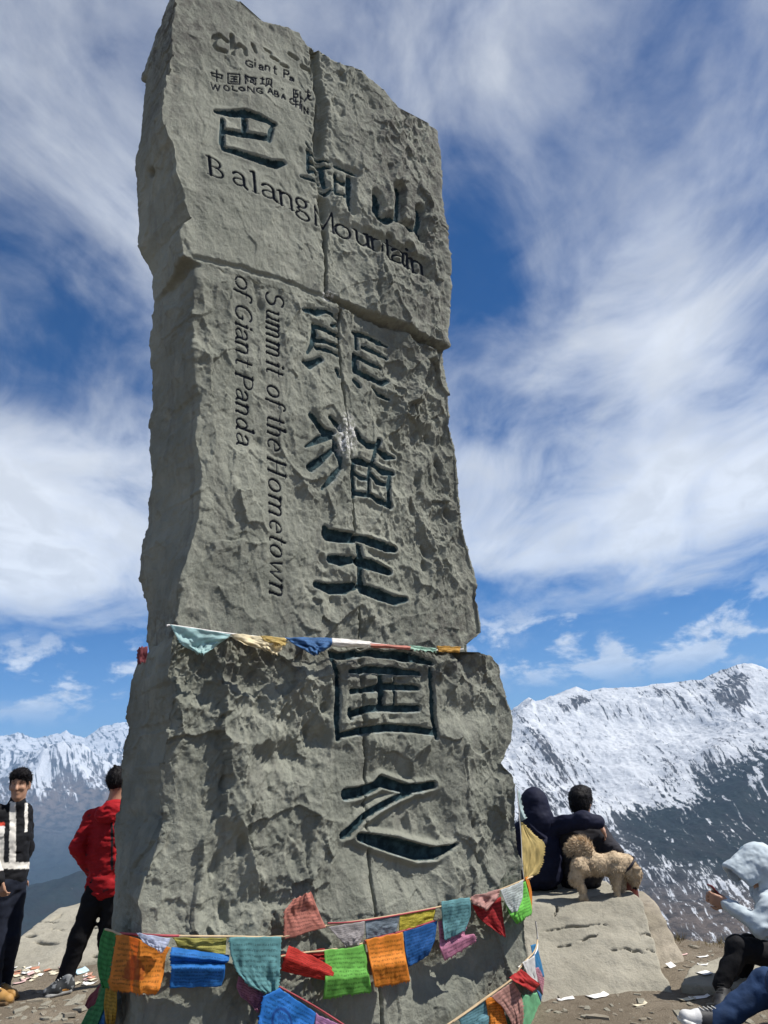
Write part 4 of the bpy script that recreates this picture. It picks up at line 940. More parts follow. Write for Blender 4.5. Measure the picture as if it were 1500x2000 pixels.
def string(label, cords):
    """cords: [(px list, offset, material index, radius)]"""
    u0, v0 = cords[0][0][0]
    root = empty('prayer_flag_string', fpt(u0, v0, float(wrapw(u0, v0, cords[0][1]))))
    tag(root, label, 'prayer flags', None)
    for px, off, mi, r in cords:
        q = np.array(px, float)
        P = fpt(q[:, 0], q[:, 1], wrapw(q[:, 0], q[:, 1], off) if np.ndim(off) == 0 else np.asarray(off))
        tube('cord', P, r, CORD[mi], root)
    return root
def build_flags():
    s = string('prayer flag string along the joint between the slabs and the base block', [([(326, 1223), (340, 1222), (450, 1238), (560, 1248), (650, 1250), (720, 1256), (800, 1265), (850, 1270), (905, 1268)], .06, 2, .005)])
    flag(s, [((332, 1220), (450, 1238)), ((340, 1236), (446, 1246)), ((352, 1254), (430, 1254)), ((362, 1264), (414, 1268)), ((384, 1274), (398, 1277))], (.42, .60, .60), .10, 'pale aqua faded flag', False, ('b', 'l'), seed=1, wr=.055)
    flag(s, [((452, 1238), (540, 1245)), ((460, 1250), (550, 1257)), ((480, 1260), (550, 1268)), ((515, 1268), (540, 1278))], (.74, .66, .47), .09, 'cream frayed flag', False, ('b', 'l', 'r'), seed=2, wr=.055)
    flag(s, [((508, 1241), (556, 1246)), ((514, 1250), (558, 1254)), ((530, 1257), (556, 1259))], (.60, .46, .17), .12, 'gold tuft of cloth', False, ('b', 'r'), seed=3, n=16)
    flag(s, [((556, 1245), (648, 1245)), ((570, 1256), (649, 1254)), ((590, 1266), (646, 1262)), ((612, 1280), (630, 1272))], (.06, .17, .38), .10, 'dark blue bunched flag', True, ('b',), seed=4, wr=.04)
    flag(s, [((647, 1246), (722, 1252)), ((648, 1254), (722, 1258), .03), ((650, 1262), (720, 1264))], (.78, .76, .73), .09, 'white rolled-up flag', False, ('r',), seed=5, n=20)
    flag(s, [((720, 1256), (802, 1262)), ((722, 1260), (802, 1265), .02), ((724, 1264), (800, 1269))], (.55, .24, .19), .08, 'salmon twisted flag', False, (), seed=6, n=20)
    flag(s, [((798, 1260), (852, 1266)), ((800, 1267), (852, 1273))], (.46, .66, .55), .08, 'pale green rolled flag', False, ('b',), seed=7, n=16)
    flag(s, [((852, 1262), (900, 1263)), ((857, 1273), (897, 1275))], (.60, .35, .07), .08, 'amber folded flag', True, (), seed=8, n=14)
    flag(s, [((272, 1264), (288, 1262)), ((268, 1280), (288, 1278)), ((270, 1296), (284, 1294))], (.22, .05, .06), .03, 'dark red tuft of cloth', False, ('b', 'l'), seed=9, n=12)

    s = string('main row of bright prayer flags slung across the lower front of the monument',
               [([(206, 1815), (222, 1819), (240, 1825), (330, 1828), (440, 1829), (555, 1829), (637, 1808), (712, 1797), (780, 1786), (850, 1773), (918, 1757), (976, 1738), (1020, 1720), (1040, 1712)], .085, 1, .0055),
                ([(235, 1823), (300, 1827), (352, 1828)], .095, 0, .006), ([(640, 1803), (712, 1798), (850, 1774)], .09, 0, .004),
                ([(548, 1868), (600, 1860), (640, 1856), (712, 1842), (785, 1820), (855, 1798), (915, 1776)], .08, 1, .005), ([(712, 1838), (785, 1819), (850, 1798)], .09, 0, .005)])
    flag(s, [((204, 1813), (228, 1822)), ((196, 1835), (224, 1848)), ((190, 1880), (217, 1888)), ((193, 1905), (214, 1912)), ((200, 1928), (212, 1930))], (.05, .30, .07), .07, 'green flag at the left corner', True, ('b',), seed=11)
    flag(s, [((229, 1822), (333, 1851)), ((223, 1862), (324, 1868)), ((216, 1905), (319, 1904)), ((212, 1920), (312, 1932), .01), ((220, 1934), (304, 1941))], (.72, .27, .03), .10, 'orange flag printed with a red shrine', True, ('b', 'l'), n=64, wr=.010, emblem='shrine', seed=12)
    flag(s, [((266, 1822), (333, 1833)), ((281, 1842), (327, 1846)), ((300, 1850), (318, 1860))], (.55, .60, .74), .14, 'torn white scrap', False, ('b',), seed=13, n=22)
    flag(s, [((337, 1831), (442, 1832)), ((346, 1846), (441, 1850)), ((350, 1854), (440, 1864))], (.42, .40, .11), .07, 'olive yellow flag', True, (), seed=14)
    flag(s, [((335, 1850), (448, 1866)), ((333, 1866), (447, 1878), .04), ((334, 1884), (438, 1882), -.01), ((336, 1886), (440, 1888), .06), ((334, 1908), (438, 1908), .035), ((332, 1930), (432, 1926), .02)], (.02, .18, .52), .09, 'blue flag folded double', True, ('l',), n=34, wr=.006, seed=15)
    flag(s, [((448, 1831), (549, 1829)), ((450, 1862), (547, 1865)), ((462, 1896), (546, 1898)), ((486, 1926), (544, 1920)), ((512, 1936), (541, 1940))], (.15, .36, .38), .11, 'teal frayed flag', True, ('b', 'l', 'r'), n=36, wr=.016, seed=16)
    flag(s, [((556, 1836), (637, 1811)), ((556, 1805), (629, 1795)), ((556, 1778), (618, 1768)), ((575, 1757), (607, 1741))], (.55, .22, .17), .09, 'salmon flag blown upwards', True, ('l', 'b'), n=34, wr=.016, seed=17)
    flag(s, [((549, 1866), (634, 1852)), ((556, 1882), (640, 1874))], (.42, .02, .02), .065, 'red cloth behind', False, (), seed=18, n=20)
    flag(s, [((564, 1845), (656, 1891)), ((556, 1870), (651, 1905), .02), ((548, 1895), (645, 1917))], (.52, .03, .02), .11, 'red flag hanging aslant', True, (), n=34, wr=.006, seed=19)
    flag(s, [((633, 1857), (713, 1845)), ((635, 1893), (718, 1888), .01), ((635, 1914), (721, 1906), .03), ((631, 1951), (726, 1935))], (.18, .50, .09), .10, 'bright green flag', True, ('b',), n=36, wr=.006, seed=20)
    flag(s, [((640, 1811), (712, 1799)), ((664, 1836), (711, 1826)), ((674, 1848), (700, 1846))], (.42, .39, .39), .095, 'grey-white torn flag', True, ('b',), seed=21)
    flag(s, [((713, 1798), (781, 1786)), ((714, 1815), (777, 1803)), ((715, 1834), (773, 1820))], (.21, .26, .31), .085, 'grey-blue faded flag', True, (), seed=22)
    flag(s, [((781, 1786), (850, 1773)), ((780, 1800), (849, 1786)), ((779, 1820), (846, 1798))], (.50, .43, .05), .085, 'yellow flag', True, (), seed=23)
    flag(s, [((714, 1835), (786, 1821)), ((720, 1868), (790, 1856)), ((725, 1890), (794, 1880), .03), ((732, 1928), (801, 1915))], (.76, .28, .03), .11, 'orange flag in the sun', True, ('b',), n=36, wr=.006, seed=24)
    flag(s, [((788, 1820), (854, 1798)), ((791, 1858), (849, 1838)), ((798, 1890), (836, 1866))], (.015, .12, .38), .09, 'deep blue flag', True, (), n=32, seed=25)
    flag(s, [((855, 1794), (914, 1800)), ((858, 1830), (906, 1826)), ((859, 1852), (926, 1824), .03), ((868, 1876), (929, 1838), .02)], (.58, .25, .38), .08, 'pink striped flag', True, ('b', 'r'), n=32, wr=.006, seed=26)
    flag(s, [((862, 1760), (917, 1752)), ((862, 1772), (919, 1764), .01), ((864, 1800), (919, 1790)), ((868, 1836), (908, 1818))], (.14, .33, .36), .115, 'teal flag in front of the pink one', True, ('b',), n=32, seed=27)
    flag(s, [((922, 1768), (978, 1752)), ((934, 1792), (982, 1790)), ((974, 1824), (988, 1830))], (.40, .02, .025), .09, 'red flag twisted to a point', True, (), n=30, seed=28)
    flag(s, [((919, 1751), (976, 1737)), ((921, 1764), (975, 1750)), ((936, 1770), (952, 1777))], (.50, .29, .26), .115, 'crumpled salmon flag', False, ('b',), n=24, wr=.03, seed=29)
    flag(s, [((980, 1741), (1026, 1721)), ((990, 1772), (1034, 1752)), ((996, 1788), (1038, 1770), .03), ((1008, 1804), (1039, 1784), .02)], (.20, .62, .10), .09, 'neon green flag', True, ('b',), n=30, seed=30)
    flag(s, [((977, 1739), (1022, 1719)), ((988, 1765), (1021, 1752)), ((999, 1783), (1010, 1780))], (.60, .64, .64), .13, 'white flag over the green one', True, (), n=26, wr=.008, seed=31)
    flag(s, [((1024, 1712), (1031, 1713)), ((1033, 1740), (1039, 1740)), ((1034, 1780), (1039, 1782))], (.70, .27, .03), .08, 'narrow orange flag edge', False, (), n=12, seed=32)

    s = string('short prayer flag string dropping to the lower left below the main row', [([(470, 1905), (510, 1915), (545, 1928), (600, 1958), (670, 2003), (720, 2040), (780, 2090)], .10, 1, .0055), ([(545, 1927), (612, 1964), (672, 2002)], .105, 0, .005)])
    flag(s, [((466, 1907), (514, 1928)), ((461, 1928), (514, 1948)), ((470, 1946), (510, 1962)), ((492, 1964), (505, 1978))], (.36, .15, .22), .085, 'dull pink flag', True, ('b',), seed=41)
    flag(s, [((546, 1930), (617, 1979)), ((514, 1948), (613, 2000)), ((507, 1985), (606, 2030)), ((500, 2025), (600, 2060))], (.02, .20, .60), .125, 'bright blue flag printed with a ring', True, ('l', 'b'), n=44, emblem='ring', seed=42)
    flag(s, [((617, 1979), (674, 2006)), ((614, 2010), (668, 2040)), ((614, 2040), (664, 2066))], (.48, .24, .44), .11, 'pink flag', True, ('b',), seed=43)

    s = string('prayer flag string knotted at the lower right corner of the monument', [([(1050, 1836), (1044, 1858), (1020, 1884), (1000, 1912), (950, 1948), (900, 1984), (860, 2012), (800, 2060)], .12, 1, .0055), ([(1000, 1913), (950, 1950), (885, 1996)], .125, 1, .005), ([(1046, 1800), (1050, 1836), (1045, 1862), (1012, 1890)], .10, 2, .005)])
    flag(s, [((1036, 1846), (1048, 1844)), ((1042, 1876), (1058, 1884)), ((1048, 1906), (1063, 1908))], (.04, .24, .48), .10, 'blue flag at the corner', False, ('b',), seed=51, n=20)
    flag(s, [((1020, 1880), (1044, 1866)), ((1030, 1903), (1046, 1898)), ((1040, 1928), (1052, 1922))], (.68, .68, .68), .13, 'white knotted flag', False, (), seed=52, n=20, wr=.03)
    flag(s, [((1042, 1890), (1052, 1890)), ((1052, 1918), (1072, 1930)), ((1062, 1950), (1080, 1962))], (.52, .24, .31), .11, 'pink flag at the corner', True, ('b',), seed=53, n=22)
    flag(s, [((994, 1910), (1018, 1893)), ((1014, 1922), (1036, 1908), .03), ((1040, 1938), (1056, 1922))], (.50, .03, .03), .15, 'red folded flag', False, (), seed=54, n=22, wr=.03)
    flag(s, [((1020, 1945), (1048, 1938)), ((1018, 1968), (1057, 1962)), ((1016, 2000), (1062, 1990)), ((1016, 2030), (1064, 2020))], (.19, .48, .27), .11, 'pale green flag', False, ('b',), seed=55, n=26)
    flag(s, [((1048, 1932), (1060, 1946)), ((1058, 1960), (1072, 1972)), ((1064, 1990), (1078, 2000)), ((1064, 2020), (1082, 2026))], (.05, .20, .42), .10, 'blue tail of cloth', True, (), seed=56, n=18)
    flag(s, [((948, 1952), (970, 1942)), ((952, 1976), (984, 1976)), ((955, 2006), (992, 2006))], (.72, .26, .03), .125, 'orange flag', True, ('b',), seed=57, n=24)
    flag(s, [((960, 1946), (1002, 1916)), ((980, 1966), (1018, 1946)), ((996, 1990), (1022, 1974)), ((1004, 2014), (1020, 2004))], (.50, .28, .24), .155, 'salmon flag with frayed hem', True, ('b', 'r'), seed=58, n=32)
    flag(s, [((893, 1988), (952, 1952)), ((903, 2006), (956, 1984)), ((914, 2032), (960, 2016))], (.16, .34, .40), .12, 'teal flag', True, ('b',), seed=59, n=28)

    s = string('bunched prayer flags trailing down the left corner of the monument', [([(204, 1905), (200, 1928), (186, 1962), (170, 2000), (158, 2040)], .05, 0, .005)])
    flag(s, [((198, 1925), (214, 1930)), ((180, 1962), (206, 1964)), ((158, 1998), (188, 2008)), ((148, 2036), (178, 2044))], (.06, .29, .10), .06, 'green trailing flag', True, ('b',), seed=61, n=26)
    flag(s, [((204, 1935), (214, 1936)), ((190, 1968), (207, 1972)), ((178, 2008), (202, 2012)), ((172, 2040), (200, 2044))], (.03, .17, .42), .04, 'blue trailing flag', True, ('b',), seed=62, n=24)
    flag(s, [((207, 1930), (228, 1932)), ((203, 1962), (229, 1968)), ((206, 1994), (226, 1992)), ((212, 2010), (222, 2008))], (.48, .29, .03), .07, 'golden trailing flag', True, (), seed=63, n=24, wr=.03)
    flag(s, [((196, 1922), (205, 1926)), ((174, 1946), (192, 1954)), ((166, 1964), (176, 1974))], (.24, .05, .07), .05, 'maroon trailing flag', False, (), seed=64, n=18)

    s = string('upright cord with a yellow flag at the right edge of the base block', [([(1010, 1540), (1014, 1590), (1018, 1640), (1020, 1690), (1024, 1720)], .0, 2, .003)])
    flag(s, [((1016, 1606), (1022, 1608)), ((1018, 1628), (1042, 1630)), ((1018, 1650), (1064, 1648)), ((1019, 1672), (1060, 1682)), ((1021, 1700), (1050, 1706)), ((1022, 1716), (1036, 1713))], (.60, .48, .20), .0, 'yellow flag with frayed edge', False, ('r', 'b'), n=60, wr=.012, seed=71, wfix=BW+.12)
    flag(s, [((1009, 1545), (1014, 1545)), ((1013, 1575), (1022, 1588)), ((1018, 1604), (1027, 1599))], (.52, .63, .63), .0, 'pale aqua scrap', False, ('r',), n=16, seed=72, wfix=BW+.10)
build_flags()
# ------------------------------------------------------------------ people
def P3(u, v, y): return at_y(np.array(float(u)), np.array(float(v)), y)
def nrm(v): v = np.asarray(v, float); return v/np.linalg.norm(v)
SKIN = mat_vcol('skin', .55, .001, 120, .35, .1)
HAIR = mat_cloth('black_hair', (.008, .007, .008), .6, .004, 160)
LEATHER = mat_vcol('shoe_upper', .6, .002, 80, .3)
RUBBER = mat_vcol('shoe_sole', .8, .002, 90, .2)
def strands(o, n, l0, l1, col, seed, w=.0016, flow=(0, 0, -.5), name='hair_strands'):
    me = o.data; nv = len(me.vertices); co = np.zeros(nv*3, np.float32); me.vertices.foreach_get('co', co); co = co.reshape(-1, 3)+np.array(o.matrix_world.translation if o.parent is None else (o.parent.location+o.location), np.float32)
    no = np.zeros(nv*3, np.float32); me.vertices.foreach_get('normal', no); no = no.reshape(-1, 3)
    r = np.random.default_rng(seed); k = r.integers(0, nv, n); d = no[k]*.55+r.normal(0, .3, (n, 3))+np.array(flow); d /= np.linalg.norm(d, axis=1)[:, None]
    sd = np.cross(d, r.normal(0, 1, (n, 3))); sd /= np.linalg.norm(sd, axis=1)[:, None]; b0 = co[k]
    V = np.stack([b0-sd*w, b0+sd*w, b0+d*r.uniform(l0, l1, n)[:, None]], 1).reshape(-1, 3)
    h = mesh_np(name, V, np.arange(len(V)).reshape(-1, 3), col, o, False, b0[0]); h['kind'] = 'stuff'; return h
def head_prims(S, c, f, up, neck, s=1.0):
    f = nrm(f); up = nrm(np.asarray(up)-f*(np.asarray(up)@f)); r = np.cross(f, up)
    R = np.stack([r, f, up], 1); L = lambda a, b, d: c+s*(a*r+b*f+d*up)
    S.ell(L(0, -.008, .028), s*np.array([.074, .094, .098]), R, .03)
    S.ell(L(0, .022, -.050), s*np.array([.057, .064, .072]), R, .035)
    S.ell(L(0, .070, -.098), s*np.array([.022, .020, .018]), R, .03)
    S.cap(L(0, .090, .012), L(0, .108, -.028), s*.009, s*.015, .012)
    S.ell(L(0, .076, .034), s*np.array([.050, .018, .012]), R, .02)
    S.ell(L(.034, .070, -.022), s*np.array([.024, .020, .020]), R, .02); S.ell(L(-.034, .070, -.022), s*np.array([.024, .020, .020]), R, .02)
    S.ell(L(0, .083, -.060), s*np.array([.025, .012, .008]), R, .012)
    for q in (-1, 1):
        S.ell(L(q*.031, .098, .010), s*np.array([.016, .014, .009]), R, .010, True)
        S.ell(L(q*.076, -.008, -.012), s*np.array([.011, .020, .033]), R, .008)
    S.cap(L(0, -.015, -.05), neck, s*.052, s*.060, .03)
    return L, R
def face_col(L, s=1.0, skin=(.36, .20, .13)):
    def fn(V):
        C = np.tile(np.array(skin), (len(V), 1)); C *= (1+.10*fbm(V*30, 2, 3))[:, None]
        def spot(p, r, col):
            nonlocal C
            m = sstep(r, r*.6, np.linalg.norm((V-p), axis=1))[:, None]; C = C*(1-m)+np.array(col)*m
        for q in (-1, 1):
            for a in (.022, .031, .040):
                spot(L(q*a, .086, .011), .0075*s, (.03, .02, .016)); spot(L(q*(a+.002), .090, .033), .008*s, (.05, .03, .025))
        return C
    return fn
def hand_prims(S, w, d, n, side=1, curl=.5, s=1.0, k=.006):
    """w wrist, d along the hand, n palm normal, side: where the thumb leaves"""
    d = nrm(d); n = nrm(np.asarray(n)-d*(np.asarray(n)@d)); l = np.cross(d, n)*side
    R = np.stack([l, d, n], 1); L = lambda a, b, c: w+s*(a*l+b*d+c*n)
    S.box(L(0, .048, 0), s*np.array([.040, .050, .014]), .012*s, R, .015)
    for a, ln in ((.030, .070), (.010, .080), (-.010, .075), (-.029, .058)):
        p0 = L(a, .088, 0); p1 = p0+s*ln*.5*(d*math.cos(curl*.6)+n*math.sin(curl*.6)); p2 = p1+s*ln*.55*(d*math.cos(curl*1.7)+n*math.sin(curl*1.7))
        S.chain([p0, p1, p2], [.0095*s, .0085*s, .0072*s], k)
    t0 = L(.030, .022, .004); t1 = L(.058, .055, .012); t2 = L(.060, .085, .020)
    S.chain([t0, t1, t2], [.013*s, .0105*s, .0085*s], .008)
def shoe(root, heel, toe, name='shoe', colfn=None, sole_col=(.6, .6, .58), w=.042, hgt=.085, label=None, swoosh=False, up=(0, 0, 1)):
    heel = np.asarray(heel, float); toe = np.asarray(toe, float); d = nrm(toe-heel); up = nrm(np.asarray(up, float)-d*(np.asarray(up, float)@d)); l = np.cross(d, up); R = np.stack([d, l, up], 1); ln = np.linalg.norm(toe-heel)
    at = lambda a, b, c: heel+d*a*ln+l*b+up*c
    S = Sdf()
    S.cap(at(.12, 0, .050), at(.16, 0, hgt+.02), w*.92, w*.86, .03)
    S.cap(at(.15, 0, .045), at(.55, 0, .045), w*.95, w*.98, .03); S.cap(at(.55, 0, .043), at(.90, 0, .036), w*.98, w*.80, .03)
    S.cap(at(.25, 0, .085), at(.62, 0, .058), w*.75, w*.72, .03)
    S.ell(at(.5, 0, .0), (ln*.62, w*1.2, .022), R, .012, True)
    o = S.mesh(name, .006, LEATHER, root, None, colfn, at(.3, 0, 0))
    if label: o['label'] = label
    S = Sdf(); S.box(at(.5, 0, .015), (ln*.50, w*.98, .016), .014, R, .01); S.ell(at(.72, 0, .014), (ln*.30, w*1.08, .014), R, .012)
    S.mesh('sole', .006, RUBBER, o, None, lambda V: np.tile(np.array(sole_col), (len(V), 1))*(1-.25*(fbm(V*40, 2, 1) > .2))[:, None], at(.3, 0, 0))
    # laces
    S = Sdf()
    for q in range(4):
        a = .34+q*.085; S.cap(at(a, -w*.45, .150-.10*a+.008), at(a+.02, w*.45, .150-.10*a+.008), .0042, None, .004)
    S.mesh('laces', .0045, RUBBER, o, None, lambda V: np.tile(np.array((.55, .55, .53) if not swoosh else (.02, .02, .02)), (len(V), 1)), at(.3, 0, 0))
    if swoosh:
        for sd in (-1, 1):
            pts = [at(.60, sd*(w+.003), .050), at(.42, sd*(w+.005), .036), at(.30, sd*(w+.004), .040), at(.12, sd*(w+.0), .072)]
            tube('side_mark', pts, [.002, .010, .009, .001], RUB_W, o, 6)
    return o
RUB_W = mat_cloth('white_trim', (.75, .75, .75), .6)
def core(S, J, r=1.0):
    """the body under the clothes, one surface"""
    S.chain([J['pelvis'], J['chest'], J['neck']], [.085*r, .085*r, .05*r], .04)
    for q in 'lr':
        if 'elb_'+q in J: S.chain([J['chest'], J['sho_'+q], J['elb_'+q], J['wri_'+q]], [.05*r, .042*r, .036*r, .027*r], .03)
        if 'kne_'+q in J: S.chain([J['pelvis'], J['hip_'+q], J['kne_'+q], J['ank_'+q]], [.07*r, .062*r, .048*r, .036*r], .03)
def jacket_prims(S, J, sh=.085, ch=(.19, .125), wa=(.175, .115), arm=(.072, .060, .048), drop=.0, k=.045):
    ax = nrm(J['sho_r']-J['sho_l']); up = nrm(J['chest']-J['pelvis']); fw = np.cross(up, ax); R = np.stack([ax, np.cross(up, ax), up], 1)
    R = np.stack([ax-up*(ax@up), fw, up], 1); R /= np.linalg.norm(R, axis=0)
    S.cap(J['sho_l']*.82+J['sho_r']*.18, J['sho_r']*.82+J['sho_l']*.18, sh, None, k)
    S.ell(J['chest'], (ch[0], ch[1], .19), R, k)
    mid = (J['chest']+J['pelvis'])/2
    S.ell(mid, (wa[0], wa[1], .21), R, k)
    S.ell(J['pelvis']+up*(.03-drop), (wa[0]*1.02, wa[1]*1.06, .13), R, k)
    S.cap(J['neck'], J['chest'], .062, .09, k)
    for q in 'lr':
        if 'elb_'+q in J: S.chain([J['sho_'+q], J['elb_'+q], J['wri_'+q]], arm, .03)
def trouser_prims(S, J, th=(.095, .072, .056), pel=(.165, .115, .11), k=.035):
    ax = nrm(J['hip_r']-J['hip_l']); up = nrm(J['chest']-J['pelvis']); R = np.stack([ax, np.cross(up, ax), up], 1); R /= np.linalg.norm(R, axis=0)
    S.ell(J['pelvis'], pel, R, k)
    for q in 'lr': S.chain([J['hip_'+q], J['kne_'+q], J['ank_'+q]], th, k)
def const(c): return lambda V: np.tile(np.array(c), (len(V), 1))
JACK = mat_vcol('jacket_cloth', .75, .003, 45, .15, .2)
PANT = mat_vcol('trouser_cloth', .85, .003, 70, .2, .2)
WRK = ((.009, (9, 9, 16), 4), (.008, (7, 7, 13), 104), (.004, (22, 22, 40), 5))

def biker():
    gy = float(on_z(np.array(5.0), np.array(1950.0))[1])      # where he stands
    y = gy+.02
    J = dict(pelvis=P3(14, 1722, y+.02), chest=P3(20, 1632, y+.03), neck=P3(33, 1574, y+.01), sho_r=P3(-14, 1592, y-.10), sho_l=P3(47, 1588, y+.13),
             elb_r=P3(-24, 1660, y-.16), wri_r=P3(-2, 1720, y-.22), elb_l=P3(49, 1655, y+.25), wri_l=P3(40, 1712, y+.22),
             hip_r=P3(2, 1735, y-.03), hip_l=P3(28, 1733, y+.09), kne_r=P3(-10, 1835, y-.05), kne_l=P3(20, 1832, y+.07), ank_r=P3(-14, 1925, y-.05), ank_l=P3(4, 1922, y+.12))
    base = np.array([J['pelvis'][0], y, gz(J['pelvis'][0], y)])
    S = Sdf(); core(S, J)
    f = nrm([.22, -1, -.04]); hc = P3(39, 1532, y)+np.array([0, 0, -.005]); L, R = head_prims(S, hc, f, (0.02, 0, 1), J['neck'], 1.0)
    hand_prims(S, J['wri_r'], nrm([.35, .05, -1]), (.3, .9, 0), -1, .8)
    hand_prims(S, J['wri_l'], nrm([.0, .05, -1]), (-.3, .9, 0), 1, .8)
    body = S.mesh('person', .0105, SKIN, None, None, face_col(L), base)
    tag(body, 'standing young man in black and white motorcycle jacket and tan boots, left edge', 'person')
    S = Sdf(); Rh = R
    S.ell(L(0, -.018, .045), (.084, .100, .098), Rh, .03); S.ell(L(0, .050, .090), (.070, .050, .036), Rh, .03); S.ell(L(-.05, .035, .085), (.035, .05, .04), Rh, .02)
    S.ell(L(0, .115, -.015), (.070, .062, .075), Rh, .012, True); S.ell(L(.09, .03, -.05), (.03, .07, .07), Rh, .01, True); S.ell(L(-.09, .03, -.05), (.03, .07, .07), Rh, .01, True)
    strands(S.mesh('hair', .0075, HAIR, body, ((.012, (40, 40, 22), 9), (.006, (90, 90, 40), 2)), None, hc), 1800, .01, .035, HAIR, 1)
    S = Sdf(); jacket_prims(S, J, .082, (.185, .120), (.165, .110), (.078, .066, .054)); S.cap(J['neck']+np.array([0, 0, .01]), J['neck']+np.array([0, 0, .045]), .072, .070, .02)
    def jc(V):
        u, v = project(V); C = np.tile(np.array((.007, .0075, .010)), (len(V), 1)); W = np.array((.62, .60, .56)); u = u+1.2*fbm(V*20, 2, 5)
        arm = u < 9-(v-1600)*.02
        m = ((u > 19+(v-1565)*-.01) & (u < 31) & (v > 1566) & (v < 1690)) | ((u > 48.5) & (u < 54) & (v > 1568) & (v < 1625)) | ((v > 1684) & (v < 1697)) | (arm & (v > 1620) & (v < 1700))
        C[m] = W; C[arm & (v > 1606) & (v <= 1613)] = (.45, .05, .03); C[arm & (v > 1613) & (v <= 1620)] = (.5, .5, .5)
        C[(u > 8) & (u < 18) & (v > 1625) & (v < 1685)] = (.012, .013, .017)
        C[(u > 49) & (u < 53) & (v > 1591) & (v < 1594)] = (.4, .4, .4)
        return C
    S.mesh('jacket', .0075, JACK, body, WRK, jc, J['chest'])
    S = Sdf(); trouser_prims(S, J, (.098, .076, .070), (.160, .115, .12)); S.mesh('trousers', .012, PANT, body, WRK, const((.008, .011, .022)), J['pelvis'])
    bc = lambda V: np.where((fbm(V*14, 2, 3) > .12)[:, None], np.array((.05, .03, .015)), np.array((.36, .20, .06)))
    z0 = gz(J['ank_r'][0], y); ah = J['ank_r']*1.; ah[2] = z0
    shoe(body, P3(-10, 1935, y+.1)*np.array([1, 1, 0])+np.array([-.06, 0, gz(-3.3, y)]), P3(33, 1946, y-.02)*np.array([1, 1, 0])+np.array([0, -.02, gz(-3.1, y)]), 'boot', bc, (.16, .10, .05), .050, .11, 'tan and brown boot')
    shoe(body, ah+np.array([-.05, -.02, 0]), ah+np.array([.20, -.10, 0]), 'boot', bc, (.16, .10, .05), .050, .11)
biker()

def red_man():
    gy = float(on_z(np.array(112.0), np.array(1944.0))[1]); y = gy+.08
    J = dict(pelvis=P3(206, 1722, y), chest=P3(214, 1632, y+.01), neck=P3(224, 1566, y+.02), sho_l=P3(180, 1594, y), sho_r=P3(262, 1590, y+.02),
             elb_l=P3(151, 1655, y-.06), wri_l=P3(176, 1700, y+.04), elb_r=P3(285, 1660, y), wri_r=P3(265, 1705, y+.15),
             hip_l=P3(189, 1738, y-.01), hip_r=P3(222, 1736, y+.02), kne_l=P3(158, 1822, y-.02), kne_r=P3(212, 1828, y+.05), ank_l=P3(124, 1920, y-.02), ank_r=P3(214, 1918, y+.10))
    base = np.array([J['pelvis'][0], y, gz(J['pelvis'][0], y)])
    S = Sdf(); core(S, J); f = nrm([.25, 1, -.05]); hc = P3(231, 1529, y+.03); L, R = head_prims(S, hc, f, (0, 0, 1), J['neck'], 1.0)
    hand_prims(S, J['wri_l'], nrm([.4, .4, -1]), (1, 0, 0), 1, .8); hand_prims(S, J['wri_r'], nrm([-.4, .4, -1]), (-1, 0, 0), -1, .8)
    body = S.mesh('person', .0105, SKIN, None, None, face_col(L), base)
    tag(body, 'standing man in red hooded jacket and black trousers, half hidden by the monument', 'person')
    S = Sdf(); S.ell(L(0, -.020, .035), (.086, .106, .104), R, .03); S.ell(L(0, .125, -.02), (.075, .07, .09), R, .012, True); S.cap(L(.02, -.06, .12), L(.01, -.09, .145), .016, .006, .02)
    strands(S.mesh('hair', .0075, HAIR, body, ((.008, (50, 50, 26), 9), (.004, (90, 90, 40), 2)), None, hc), 1500, .008, .028, HAIR, 2)
    S = Sdf(); jacket_prims(S, J, .080, (.185, .118), (.170, .115), (.070, .066, .052), .05)
    def rc(V):
        C = np.tile(np.array((.30, .010, .014)), (len(V), 1)); n = fbm(V*np.array([16, 16, 26]), 3, 8)
        C[n > .46] = (.10, .015, .02); u, v = project(V); C[(u > 216) & (v > 1588) & (v < 1700) & (u < 221)] = (.015, .015, .018); return C
    jk = S.mesh('jacket', .008, JACK, body, ((.010, (8, 8, 24), 4), (.013, (7, 7, 16), 104), (.005, (20, 20, 50), 5)), rc, J['chest'])
    S = Sdf(); c = P3(212, 1586, y-.11); S.ell(c, (.115, .055, .070), rotm(0, -.25, 0), .03); S.ell(c+np.array([.01, .03, .045]), (.10, .06, .04), rotm(0, -.3, 0), .03); S.ell(c+np.array([0, -.02, -.055]), (.075, .035, .03), None, .03)
    S.mesh('hood', .007, JACK, jk, ((.016, (14, 14, 34), 6),), const((.34, .011, .016)), c)
    S = Sdf(); trouser_prims(S, J, (.098, .080, .066), (.145, .100, .12)); S.mesh('trousers', .012, PANT, body, WRK, const((.006, .006, .008)), J['pelvis'])
    def sc(V):
        n = fbm(V*np.array([30, 30, 40]), 2, 6); C = np.where((n > .1)[:, None], np.array((.18, .19, .20)), np.array((.03, .033, .036))); u, v = project(V); C[(u > 122) & (u < 134) & (v > 1932) & (v < 1936)] = (.75, .35, .08); return C
    shoe(body, P3(136, 1936, y-.03)*np.array([1, 1, 0])+np.array([.02, 0, gz(-2.6, y)]), P3(88, 1942, y-.12)*np.array([1, 1, 0])+np.array([0, 0, gz(-2.9, y)]), 'shoe', sc, (.34, .34, .33), .046, .09, 'grey trainer with orange stripe')
    a = J['ank_r']*1.; a[2] = gz(a[0], a[1]); shoe(body, a+np.array([.02, -.05, 0]), a+np.array([-.03, .20, 0]), 'shoe', sc, (.34, .34, .33), .046, .09)
red_man()

